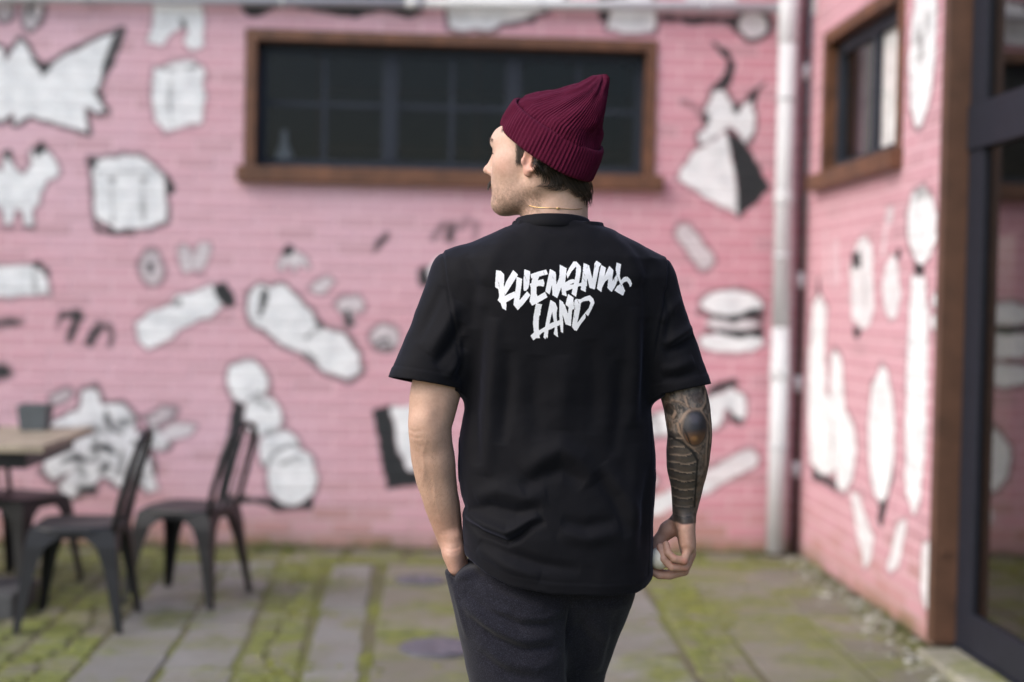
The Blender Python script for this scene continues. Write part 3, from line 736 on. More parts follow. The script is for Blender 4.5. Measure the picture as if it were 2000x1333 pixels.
def column(x0, x1, lens, mat, y_end, shear=0.0, y0=3.0):
    y = y0 - random.uniform(0, 0.3)
    while y < y_end - 0.05:
        L = random.choice(lens); e = min(y + L, y_end)
        k = shear * ((y + e) / 2 - 5.3)
        if e - y > 0.05: stone('slab', x0 + k, x1 + k, y, e, mat)
        y = e
YE = 7.72
column(-2.9, -2.45, [0.5, 0.6], M_SLABMOSS, YE, -0.02); column(-2.44, -2.0, [0.5, 0.6], M_SLABMOSS, YE, -0.02)
column(-1.33, -1.03, [0.55, 0.7, 0.45], M_SLAB, YE, -0.028); column(-1.02, -0.745, [0.55, 0.7, 0.5], M_SLAB, YE, -0.034)
column(-0.485, -0.262, [0.6, 0.75, 0.5], M_SLAB, YE, -0.02)
column(-0.235, 0.19, [0.42, 0.5], M_SLABMOSS, YE, 0.0); column(0.20, 0.62, [0.42, 0.5], M_SLABMOSS, YE, 0.015); column(0.63, 1.025, [0.6, 0.75], M_SLAB, YE, 0.03)
column(1.30, 1.72, [0.3, 0.4, 0.35], M_SLABMOSS, YE, 0.012); column(1.73, 2.02, [0.3, 0.45], M_SLABMOSS, YE, 0.0)
def setts(x0, x1, shear, nx, y_from=5.05):
    y = y_from
    while y < YE - 0.02:
        d = random.uniform(0.10, 0.15); k = shear * (y - 5.3); w = (x1 - x0) / nx
        cuts = [0.0] + [(i + random.uniform(-0.28, 0.28)) * w for i in range(1, nx)] + [x1 - x0]
        for i in range(nx):
            stone('sett', x0 + k + cuts[i] + random.uniform(-.006, .006), x0 + k + cuts[i + 1], y, y + d, M_SETT, 0.014, 0.0005)
        y += d
setts(-0.735, -0.495, -0.038, 2); setts(1.04, 1.285, 0.036, 2); setts(-1.62, -1.34, -0.02, 2); setts(-1.99, -1.63, -0.02, 3)
# strip of broken stones along the foot of the back wall
y = -2.6; x = -2.8
while x < 2.0:
    w = random.uniform(0.16, 0.4)
    stone('slab', x, x + w, YE + 0.015, YE + random.uniform(0.17, 0.22), M_SETT, 0.012, 0.0); stone('slab', x + 0.05, x + w, YE + 0.235, YE + 0.44, M_SLABMOSS, 0.014, -0.001)
    x += w

# ---- moss cushions in joints and strips, grass at the wall foot, gravel along the side wall
def lumps(n, place, rmin, rmax, flat, seg=6):
    """many low irregular domes as one mesh"""
    V, F = [], []
    for i in range(n):
        x, y, z = place()
        r = random.uniform(rmin, rmax) * random.uniform(0.6, 1.0); b = len(V); ph = random.uniform(0, 6.28)
        st = random.uniform(0.7, 1.5)
        rings = ((1.0, 0.0), (0.8, 0.55), (0.42, 0.9))
        for q, hh in rings:
            for k in range(seg):
                a = ph + 2 * math.pi * k / seg
                rr = r * q * random.uniform(0.75, 1.2)
                V.append((x + rr * math.cos(a) * st, y + rr * math.sin(a) / st, z + r * flat * hh * random.uniform(0.8, 1.15)))
        V.append((x, y, z + r * flat))
        for l in range(2):
            for k in range(seg): F.append((b + l * seg + k, b + l * seg + (k + 1) % seg, b + (l + 1) * seg + (k + 1) % seg, b + (l + 1) * seg + k))
        for k in range(seg): F.append((b + 2 * seg + k, b + 2 * seg + (k + 1) % seg, b + 3 * seg))
    return V, F
mm = Mat('moss'); mp = mm.pos()
mm.base(mm.mix(mm.ramp(mm.noise(7, 5, 0.6, mp), [(0.3, 0.0), (0.7, 1.0)]), (0.070, 0.080, 0.016), (0.190, 0.200, 0.036))).set(Roughness=0.95)
mm.bump(mm.noise(220, 3, 0.7, mp), 0.8, 0.004)
def cl(x, y): return math.sin(3.1 * x + 1.3 * y) + math.sin(2.3 * y - 1.7 * x + 1.0) + math.sin(5.7 * y + 2.0)
def moss_spot():
    while True:
        k = random.random(); y = random.uniform(5.0, 8.1)
        if k < 0.30: x = -0.615 - 0.038 * (y - 5.3) + random.gauss(0, 0.09)
        elif k < 0.58: x = 1.165 + 0.036 * (y - 5.3) + random.gauss(0, 0.09)
        elif k < 0.72: x = -1.55 - 0.02 * (y - 5.3) + random.gauss(0, 0.16)
        elif k < 0.80: x = random.choice([-1.025, -0.25, 0.195, 0.625, 1.725]) + random.gauss(0, 0.015)
        elif k < 0.9: x, y = random.uniform(-2.3, 2.0), 7.7 + random.gauss(0.12, 0.12)
        else: x = random.uniform(-2.3, 2.0)
        if cl(x, y) > (0.1 if k < 0.72 else 0.9 if k < 0.9 else 1.6): return x, y, -0.010
V, F = lumps(3600, moss_spot, 0.010, 0.034, 0.42)
tag(obj_me('moss', mesh_np('moss', V, F, mm.m, True)), kind='stuff')

pb = Mat('pebble'); 
pr = pb.n('ShaderNodeNewGeometry').outputs['Random Per Island']
pb.base(pb.ramp(pr, [(0.0, (0.10, 0.095, 0.07)), (0.45, (0.17, 0.165, 0.12)), (0.8, (0.24, 0.235, 0.20)), (1.0, (0.42, 0.42, 0.40))])).set(Roughness=0.6)
def pebble_spot():
    while True:
        y = random.uniform(4.2, 8.1); x = XR - 0.02 - abs(random.gauss(0, 0.09))
        if y < 6.0: x = 2.02 - abs(random.gauss(0, 0.08)) 
        if random.random() < 0.35 + 0.65 * (cl(x * 2, y * 1.7) > 0): return x, y, -0.006
V, F = lumps(420, pebble_spot, 0.010, 0.030, 0.75)
tag(obj_me('gravel', mesh_np('gravel', V, F, pb.m, True)), kind='stuff')
# pale stone step below the door
stp = MB()
for k in range(7): pass
M_STEP = slab_material('step_stone', (0.42, 0.41, 0.34), 0.56, 0.72)
step = empty('door_step', (2.15, 5.0, 0.0))
yy = 3.6
while yy < 5.77:
    e = min(yy + random.uniform(0.26, 0.34), 5.785)
    MB().box(-0.13, 0.048, yy - 5 + 0.005, e - 5 - 0.005, -0.03, 0.032 + random.uniform(-.004, .004), 0.012).build('stone', M_STEP, step)
    yy = e
tag(step, 'pale mossy stone step under the glass door', 'step')

# grass tufts
def blades(spots, mat, hmin, hmax):
    V, F = [], []
    for (x, y, n) in spots:
        for i in range(n):
            bx, by = x + random.gauss(0, 0.05), y + random.gauss(0, 0.025)
            h = random.uniform(hmin, hmax); a = random.uniform(0, 6.28); ln = random.uniform(0.2, 0.9) * h; w = random.uniform(0.0015, 0.004)
            ca, sa = math.cos(a), math.sin(a); b = len(V)
            for t in (0, 0.5, 1.0):
                ww = w * (1 - t * 0.85); ox = ln * t * t
                V += [(bx + ca * ox - sa * ww, by + sa * ox + ca * ww, h * t - 0.02), (bx + ca * ox + sa * ww, by + sa * ox - ca * ww, h * t - 0.02)]
            F += [(b, b + 1, b + 3, b + 2), (b + 2, b + 3, b + 5, b + 4)]
    return V, F
gr = Mat('grass_blade'); grr = gr.n('ShaderNodeNewGeometry').outputs['Random Per Island']
gr.base(gr.ramp(grr, [(0.0, (0.05, 0.075, 0.015)), (0.6, (0.11, 0.145, 0.03)), (1.0, (0.20, 0.18, 0.06))])).set(Roughness=0.7)
spots = [(-0.93, 8.08, 160), (-0.80, 8.1, 70), (-2.0, 8.05, 120), (-1.4, 8.08, 60)] + [(random.uniform(-2.6, 2.0), 8.12, 16) for k in range(60)] + [(2.08 + random.gauss(0, .03), random.uniform(6, 8), 14) for k in range(26)] + [(random.uniform(-2.3, 2.0), random.uniform(6.9, 8.0), 6) for k in range(70)]
V, F = blades(spots, gr.m, 0.02, 0.085)
tag(obj_me('grass', mesh_np('grass', V, F, gr.m)), kind='stuff')

# ================================================================ pipes on the wall
M_ZINC = plain('zinc', (0.50, 0.52, 0.55), 0.5, 0.08, 14.0, 0.05)
M_PIPEPAINT = plain('pipe_paint', (0.56, 0.575, 0.60), 0.6, 0.06, 10.0)
M_SHADOW_STRIP = plain('shadow_strip', (0.070, 0.030, 0.034), 0.6, 0.25, 10.0)
PX = (1.9886,8.1,1.5858)[0]
dp = empty('downpipe', (PX, DW - 0.085, 0.0))
MB().tube([(0, 0, 0.02), (0, 0, 1.32)], 0.052, 20).build('pipe_length', M_PIPEPAINT, dp, True)
MB().tube([(0, 0, 1.322), (0, 0, 3.085)], 0.052, 20).build('pipe_length', M_PIPEPAINT, dp, True)
MB().tube([(0, 0, 3.087), (0, 0, 3.95)], 0.050, 20).build('pipe_length', M_PIPEPAINT, dp, True)
for z0, z1 in ((1.02, 1.10), (2.02, 2.10), (2.95, 3.20)):
    MB().tube([(0, 0, z0), (0, 0, z0 + 0.006), (0, 0, z1 - 0.006), (0, 0, z1)], [0.0545, 0.058, 0.058, 0.0545], 20).build('collar', M_PIPEPAINT, dp, True)
for z in (0.62, 1.72, 2.62):
    MB().tube([(0, 0, z), (0, 0, z + 0.022)], 0.0565, 20).tube([(0, 0.05, z + 0.011), (0, 0.083, z + 0.011)], 0.008, 8).build('bracket', M_ZINC, dp, True)
tag(dp, 'pale grey vertical downpipe near the corner of the two pink walls', 'downpipe')
hp = empty('wall_pipe', (0, DW - 0.06, 0))
z_at = lambda x: 3.075 + (x + 2.48) * 0.0185
MB().tube([(-4.55, 0, z_at(-4.55)), (-0.16, 0, z_at(-0.16))], 0.026, 14).build('pipe_length', M_ZINC, hp, True)
MB().tube([(-0.14, 0, z_at(-0.14)), (PX - 0.055, 0, z_at(PX - 0.055))], 0.029, 14).build('pipe_length', M_ZINC, hp, True)
MB().tube([(-0.20, 0, z_at(-0.2)), (-0.10, 0, z_at(-0.1))], 0.034, 14).build('collar', M_PIPEPAINT, hp, True)
for x in (-2.0, -0.9, 0.55, 1.5):
    MB().tube([(x, 0, z_at(x)), (x + 0.02, 0, z_at(x + 0.02))], 0.0325, 14).tube([(x + .01, 0.025, z_at(x)), (x + .01, 0.059, z_at(x))], 0.006, 8).build('bracket', M_ZINC, hp, True)
tag(hp, 'thin zinc grey pipe running level along the top of the long wall', 'pipe')
cd = empty('shadow_strip', (XR - 0.028, DW - 0.030, 0))  # added tube: stands in for the dark line of the shadowed corner joint
MB().tube([(0, 0, 0.0), (0, 0, 3.95)], 0.021, 12).build('pipe_length', M_SHADOW_STRIP, cd, True)
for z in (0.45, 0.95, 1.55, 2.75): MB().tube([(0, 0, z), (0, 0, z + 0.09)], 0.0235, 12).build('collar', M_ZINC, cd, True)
tag(cd, 'thin dark red strip added for the shadowed joint in the corner where the two walls meet', 'shadow_strip')

# ================================================================ furniture
M_STEEL = plain('charcoal_steel', (0.015, 0.0155, 0.018), 0.42, 0.2, 18.0, 0.05, Specular_IOR_Level=0.32)
M_RUBBER = plain('rubber', (0.012, 0.012, 0.012), 0.8)
M_PLANK = plain('table_plank', (0.33, 0.28, 0.21), 0.55, 0.3, 6.0, 0.2)

def chair_leg(sx, sy):
    """pressed sheet leg: an angle section that flares into an arch under the seat"""
    stations = [(0.445, .158, .158, .168), (0.41, .166, .166, .130), (0.37, .173, .175, .084), (0.28, .180, .184, .058), (0.15, .194, .200, .043), (0.02, .208, .216, .030)]
    V, F = [], []
    t = 0.005
    for z, x, y, a in stations:
        ox, oy = (x + 0.018) * sx, (y + 0.018) * sy
        for dx, dy in ((-a, 0), (0, 0), (0, -a), (-t, -a), (-t, -t), (-a, -t)):
            V.append((ox + dx * sx, oy + dy * sy, z))
    for i in range(len(stations) - 1):
        for k in range(6): F.append((i * 6 + k, i * 6 + (k + 1) % 6, i * 6 + 6 + (k + 1) % 6, i * 6 + 6 + k))
    F.append((0, 1, 4, 5)); F.append((1, 2, 3, 4))
    e = (len(stations) - 1) * 6
    F.append((e + 5, e + 4, e + 1, e)); F.append((e + 4, e + 3, e + 2, e + 1))
    return MB().add(V, F)

def make_chair(label):
    """charcoal pressed steel bistro chair; its back is towards +x"""
    root = empty('metal_chair', (0, 0, 0))
    tag(root, label, 'chair', 'charcoal metal chairs at the wooden table')
    n = 28; V, F = [], []
    def sq(s, z, e=5.0):
        out = []
        for k in range(n):
            a = 2 * math.pi * k / n; c, s_ = math.cos(a), math.sin(a)
            r = (abs(c) ** e + abs(s_) ** e) ** (-1 / e)
            out.append((s * r * c, s * r * s_, z))
        return out
    prof = [(0.178, 0.405), (0.184, 0.43), (0.182, 0.448), (0.172, 0.455), (0.150, 0.452), (0.10, 0.447), (0.03, 0.445)]
    for s, z in prof: V += sq(s, z, 5.0 if s > 0.1 else 2.5)
    for i in range(len(prof) - 1):
        for k in range(n): F.append((i * n + k, i * n + (k + 1) % n, (i + 1) * n + (k + 1) % n, (i + 1) * n + k))
    F.append(tuple((len(prof) - 1) * n + k for k in range(n)))
    MB().add(V, F).build('seat', M_STEEL, root, True)
    for sx, sy in ((-1, -1), (1, -1), (1, 1), (-1, 1)):
        lg = chair_leg(sx, sy).build('leg', M_STEEL, root)
        MB().box(sx * .226 - .014 - sx * .012, sx * .226 + .014 - sx * .012, sy * .234 - .014 - sy * .012, sy * .234 + .014 - sy * .012, 0.0, 0.022, 0.003).build('rubber_foot', M_RUBBER, lg)
    # back: bent tube hoop, leaning out, with a wide middle splat and two rods
    lean = lambda z: 0.170 + 0.115 * (max(z - 0.43, 0.0) / 0.42) ** 1.2
    hoop = [(lean(0.42 + 0.0001), -0.165, 0.425), (lean(0.55), -0.178, 0.55), (lean(0.70), -0.172, 0.70), (lean(0.79), -0.150, 0.79), (lean(0.832), -0.105, 0.832), (lean(0.848), -0.04, 0.848)]
    hoop = hoop + [(x, -y, z) for x, y, z in reversed(hoop)]
    MB().tube(hoop, 0.0135, 10).build('back_frame', M_STEEL, root, True)
    MB().tube([(lean(0.44) - 0.004, 0, 0.44), (lean(0.62), 0, 0.62), (lean(0.80), 0, 0.80), (lean(0.848), 0, 0.845)], 0.0055, 8).build('back_rod', M_STEEL, root, True)
    for sy in (-1, 1):
        MB().tube([(lean(0.44) - 0.004, sy * 0.085, 0.44), (lean(0.62), sy * 0.095, 0.62), (lean(0.80), sy * 0.100, 0.80), (lean(0.832), sy * 0.102, 0.832)], 0.0055, 8).build('back_rod', M_STEEL, root, True)
    return root
def copy_tree(o, parent=None):
    c = o.copy(); COL.objects.link(c); c.parent = parent
    for ch in list(o.children):
        if ch.name != c.name: copy_tree(ch, c)
    return c
chair = make_chair('nearest charcoal metal chair, seen side on with its back rest away from the table')
for i, (x, y, rz, lb) in enumerate([(-1.53, 6.27, 0.03, None), (-1.15, 6.80, -0.27, 'charcoal metal chair turned slightly, standing between the nearest chair and the mural'),
                                    (-2.04, 7.08, 2.75, 'charcoal metal chair half under the wooden table, cut by the left edge')]):
    o = chair if i == 0 else copy_tree(kids)
    if i == 0: kids = chair
    o.location = (x, y, -0.012); o.rotation_euler = (0, 0, rz)
    if lb: o['label'] = lb

table = empty('wooden_table', (-2.45, 6.92, 0))
for k in range(5):
    y0 = -0.47 + k * 0.189
    MB().box(-0.76, 0.71, y0, y0 + 0.185, 0.715, 0.75, 0.004).build('plank', M_PLANK, table)
ap = MB()
ap.box(-0.70, 0.62, -0.42, -0.39, 0.64, 0.712).box(-0.70, 0.62, 0.39, 0.42, 0.64, 0.712).box(0.59, 0.62, -0.389, 0.389, 0.64, 0.712).box(-0.70, -0.67, -0.389, 0.389, 0.64, 0.712)
ap.build('apron', M_STEEL, table)
for sx in (-0.665, 0.0):
    for sy in (-1, 1):
        MB().box(sx - 0.03, sx + 0.03, sy * 0.355 - 0.03, sy * 0.355 + 0.03, 0.0, 0.638, 0.004).build('leg', M_STEEL, table)
tag(table, 'pale wooden plank table on dark legs at the left edge', 'table')
M_BOX = plain('slate_box', (0.085, 0.10, 0.11), 0.6, 0.15, 15.0)
pot = empty('table_planter', (-1.985, 7.20, 0.751))
V = []
pot_m = MB()
for z, w, d in ((0.0, 0.060, 0.060), (0.125, 0.072, 0.072), (0.125, 0.064, 0.064), (0.03, 0.056, 0.056)):
    V += [(-w, -d, z), (w, -d, z), (w, d, z), (-w, d, z)]
F = [(3, 2, 1, 0), (12, 13, 14, 15)]
for l in range(3):
    for k in range(4): F.append((l * 4 + k, l * 4 + (k + 1) % 4, l * 4 + 4 + (k + 1) % 4, l * 4 + 4 + k))
pot_m.add(V, F).build('pot', M_BOX, pot)
MB().box(-0.057, 0.057, -0.057, 0.057, 0.095, 0.108).build('soil', gm.m, pot)
tag(pot, 'small square slate grey pot standing on the wooden table', 'pot')
blk = MB().box(-0.42, 0.0, -0.2, 0.2, -0.012, 0.105, 0.012).box(-0.25, -0.17, -0.04, 0.04, 0.105, 0.30, 0.004).build('parasol_base', plain('base_concrete', (0.06, 0.062, 0.066), 0.7, 0.2, 20, 0.2), None, False, (-1.83, 6.52, 0))
tag(blk, 'low dark grey concrete block on the paving beside the nearest chair leg', 'parasol base')

# two round iron covers let into the paving
M_IRON = plain('worn_iron', (0.125, 0.125, 0.155), 0.5, 0.25, 25.0, 0.3, Metallic=0.3)
def cover(x, y, r, lab):
    c = empty('drain_cover', (x, y, 0.0))
    n = 36
    def disc(rr, z0, z1):
        V = [(rr * math.cos(2 * math.pi * k / n), rr * math.sin(2 * math.pi * k / n), z) for z in (z0, z1) for k in range(n)]
        F = [tuple(n + k for k in range(n))] + [(k, (k + 1) % n, n + (k + 1) % n, n + k) for k in range(n)]
        return V, F
    MB().add(*disc(r, -0.04, 0.006)).build('rim', M_IRON, c)
    lid = MB().add(*disc(r * 0.88, -0.02, 0.011))
    lid.build('lid', M_IRON, c)
    for a in range(6):
        w = 2 * math.pi * a / 6
        MB().box(r * 0.5 * math.cos(w) - 0.012, r * 0.5 * math.cos(w) + 0.012, r * 0.5 * math.sin(w) - 0.012, r * 0.5 * math.sin(w) + 0.012, 0.010, 0.015).build('stud', M_IRON, c)
    tag(c, lab, 'drain cover', 'round iron covers in the paving')
cover((0.04,5.845,0)[0], (0.04,5.845,0)[1], 0.165, 'larger round iron drain cover in the paving, closer to the man')
cover((-0.051,7.254,0)[0], (-0.051,7.254,0)[1], 0.135, 'smaller round iron drain cover in the paving, closer to the long wall')

# ================================================================ smooth bodies: signed distances + surface nets
def _seg(p, a, b):
    a = np.asarray(a, np.float32); b = np.asarray(b, np.float32)
    ab = b - a
    t = np.clip(((p - a) @ ab) / max(float(ab @ ab), 1e-9), 0, 1)
    return t, np.sqrt((((p - a) - t[:, None] * ab) ** 2).sum(1))
class Cone:
    """round cone between two points"""
    def __init__(s, a, b, ra, rb, k=0.01, op='u'): s.a, s.b, s.ra, s.rb, s.k, s.op = a, b, ra, rb, k, op
    def d(s, p):
        t, d = _seg(p, s.a, s.b)
        return d - (s.ra + (s.rb - s.ra) * t)
class Ell:
    """ellipsoid with an optional rotation (rows of R are its axes)"""
    def __init__(s, c, r, k=0.01, op='u', R=None): s.c, s.r, s.k, s.op, s.R = np.asarray(c, np.float32), np.asarray(r, np.float32), k, op, R
    def d(s, p):
        q = p - s.c
        if s.R is not None: q = q @ np.asarray(s.R, np.float32).T
        q0 = np.sqrt(((q / s.r) ** 2).sum(1)); q1 = np.sqrt(((q / s.r ** 2) ** 2).sum(1))
        return np.where(q1 > 1e-6, q0 * (q0 - 1) / np.maximum(q1, 1e-6), -float(s.r.min()))
class Func:
    def __init__(s, f, k=0.0, op='u'): s.f, s.k, s.op = f, k, op
    def d(s, p): return s.f(p)
def smin(a, b, k):
    if k <= 0: return np.minimum(a, b)
    h = np.maximum(k - np.abs(a - b), 0) / k
    return np.minimum(a, b) - h * h * k * 0.25
def smax(a, b, k): return -smin(-a, -b, k)
def combine(prims, p):
    d = None
    for q in prims:
        e = q.d(p)
        if d is None: d = e if q.op == 'u' else np.full(len(p), 1.0, np.float32)
        elif q.op == 'u': d = smin(d, e, q.k)
        elif q.op == 's': d = smax(d, -e, q.k)
        else: d = smax(d, e, q.k)
    return d
def surface_nets(prims, lo, hi, h, post=None, B=16):
    """mesh of the zero surface of the combined primitives on a grid of step h; post(p, d) may add relief"""
    lo = np.asarray(lo, float); hi = np.asarray(hi, float)
    nb = np.ceil((hi - lo) / (h * B)).astype(int); n = nb * B + 1
    G = np.full(tuple(n), 1.0, np.float32)
    R = h * B * 0.5 * 1.7321
    bi = np.stack(np.meshgrid(*[np.arange(k) for k in nb], indexing='ij'), -1).reshape(-1, 3)
    cen = ((bi + 0.5) * B * h + lo).astype(np.float32)
    D = np.stack([q.d(cen) for q in prims], 1)
    isu = np.array([q.op == 'u' for q in prims])
    dm = D[:, isu].min(1)
    kmax = max(q.k for q in prims)
    act = np.nonzero(dm < R + kmax + 0.012)[0]
    loc = np.stack(np.meshgrid(*[np.arange(B + 1)] * 3, indexing='ij'), -1).reshape(-1, 3)
    for b in act:
        use = []
        for i, q in enumerate(prims):
            if q.op == 'u':
                if D[b, i] < max(dm[b], -R) + 2 * R + kmax: use.append(q)
            elif q.op == 's':
                if D[b, i] < R + q.k + 0.01: use.append(q)
            else: use.append(q)
        if not any(q.op == 'u' for q in use): continue
        P = ((loc + bi[b] * B) * h + lo).astype(np.float32)
        d = combine(use, P)
        if post is not None: d = post(P, d)
        i, j, k = bi[b] * B
        G[i:i + B + 1, j:j + B + 1, k:k + B + 1] = d.reshape(B + 1, B + 1, B + 1)
    ins = G < 0
    c = [ins[dx:n[0] - 1 + dx, dy:n[1] - 1 + dy, dz:n[2] - 1 + dz] for dx in (0, 1) for dy in (0, 1) for dz in (0, 1)]
    al = c[0].copy(); an = c[0].copy()
    for q in c[1:]: al &= q; an |= q
    cell = np.argwhere(an & ~al)
    idx = -np.ones(tuple(n - 1), np.int32); idx[cell[:, 0], cell[:, 1], cell[:, 2]] = np.arange(len(cell))
    offs = np.array([(dx, dy, dz) for dx in (0, 1) for dy in (0, 1) for dz in (0, 1)])
    val = np.stack([G[cell[:, 0] + o[0], cell[:, 1] + o[1], cell[:, 2] + o[2]] for o in offs], 1)
    acc = np.zeros((len(cell), 3)); cnt = np.zeros(len(cell))
    for a in range(8):
        for b in range(a + 1, 8):
            if np.abs(offs[a] - offs[b]).sum() != 1: continue
            x = (val[:, a] < 0) != (val[:, b] < 0)
            den = val[:, a] - val[:, b]
            t = np.where(x, val[:, a] / np.where(np.abs(den) < 1e-9, 1, den), 0)
            acc += np.where(x[:, None], offs[a] + t[:, None] * (offs[b] - offs[a]), 0); cnt += x
    V = (cell + acc / np.maximum(cnt, 1)[:, None]) * h + lo
    F = []
    for ax in range(3):
        u, v = (ax + 1) % 3, (ax + 2) % 3
        sl0 = [slice(None)] * 3; sl1 = [slice(None)] * 3
        sl0[ax] = slice(0, n[ax] - 1); sl1[ax] = slice(1, n[ax])
        ch = ins[tuple(sl0)] != ins[tuple(sl1)]
        e = np.argwhere(ch)
        e = e[(e[:, u] > 0) & (e[:, v] > 0) & (e[:, u] < n[u] - 1) & (e[:, v] < n[v] - 1)]
        fl = ins[e[:, 0], e[:, 1], e[:, 2]]
        q = []
        for du, dv in ((1, 1), (0, 1), (0, 0), (1, 0)):
            w = e.copy(); w[:, u] -= du; w[:, v] -= dv
            q.append(idx[w[:, 0], w[:, 1], w[:, 2]])
        q = np.stack(q, 1)
        q[~fl] = q[~fl][:, ::-1]
        F.append(q)
    F = np.concatenate(F); F = F[(F >= 0).all(1)]
    return V, F
def relax(V, F, it=2, lam=0.5):
    """a little Laplacian smoothing"""
    E = np.concatenate([F[:, [0, 1]], F[:, [1, 2]], F[:, [2, 3]], F[:, [3, 0]]])
    E = np.concatenate([E, E[:, ::-1]])
    cnt = np.bincount(E[:, 0], minlength=len(V))[:, None]
    for _ in range(it):
        S = np.stack([np.bincount(E[:, 0], weights=V[E[:, 1], a], minlength=len(V)) for a in range(3)], 1)
        V = V + lam * (S / np.maximum(cnt, 1) - V)
    return V
def drop_faces(V, F, keep):
    F = F[keep]
    used = np.zeros(len(V), bool); used[F.ravel()] = True
    re = np.cumsum(used) - 1
    return V[used], re[F].astype(np.int32)
def sstep(a, b, x):
    t = np.clip((x - a) / (b - a), 0, 1)
    return t * t * (3 - 2 * t)
def col_attr(me, C):
    at = me.color_attributes.new('tint', 'FLOAT_COLOR', 'POINT')
    C = np.concatenate([C, np.ones((len(C), 1))], 1).astype(np.float32)
    at.data.foreach_set('color', C.ravel())
# value noise on points
_PERM = RNG.random((64, 64, 64)).astype(np.float32)
def vnoise(p, scale):
    q = p * scale; i = np.floor(q).astype(int); f = q - i; f = f * f * (3 - 2 * f)
    r = 0
    for dx in (0, 1):
        for dy in (0, 1):
            for dz in (0, 1):
                w = (f[:, 0] if dx else 1 - f[:, 0]) * (f[:, 1] if dy else 1 - f[:, 1]) * (f[:, 2] if dz else 1 - f[:, 2])
                r = r + w * _PERM[(i[:, 0] + dx) % 64, (i[:, 1] + dy) % 64, (i[:, 2] + dz) % 64]
    return r
def fbm(p, s, o=3):
    r = 0; a = 1.0; t = 0
    for k in range(o):
        r = r + a * vnoise(p + 7.3 * k, s * 2 ** k); t += a; a *= 0.5
    return r / t

# ================================================================ the man
person = empty('person', (0.24, 2.98, 0.0))
tag(person, 'man seen from behind in black T-shirt and maroon beanie, left hand in pocket', 'person')
PLOC = np.array([0.24, 2.98, 0.0])
def pobj(name, V, F, mat, parent=person, smooth=True):
    return obj_me(name, mesh_np(name, np.asarray(V) - PLOC, F, mat, smooth), parent)

# ---------------------------------------------------------------- body
TH = math.radians(67)
HF = np.array([-math.sin(TH), math.cos(TH), 0.0]); HL = np.array([-math.cos(TH), -math.sin(TH), 0.0]); HU = np.array([0, 0, 1.0])
HR = np.stack([HF, HL, HU])
HC = np.array((0.2156,3,1.7465)); HS = 1.05
def hp(f, l, u): return HC + HS * (f * HF + l * HL + u * HU)
def hell(f, l, u, rf, rl, ru, k=0.012, op='u', pitch=0.0, yaw=0.0):
    cp, sp, cy, sy = math.cos(pitch), math.sin(pitch), math.cos(yaw), math.sin(yaw)
    f1 = cy * HF + sy * HL; l1 = -sy * HF + cy * HL
    R = np.stack([cp * f1 + sp * HU, l1, -sp * f1 + cp * HU])
    return Ell(hp(f, l, u), np.array([rf, rl, ru]) * HS, k * HS, op, R)
def hcone(a, b, ra, rb, k=0.012, op='u'): return Cone(hp(*a), hp(*b), ra * HS, rb * HS, k * HS, op)
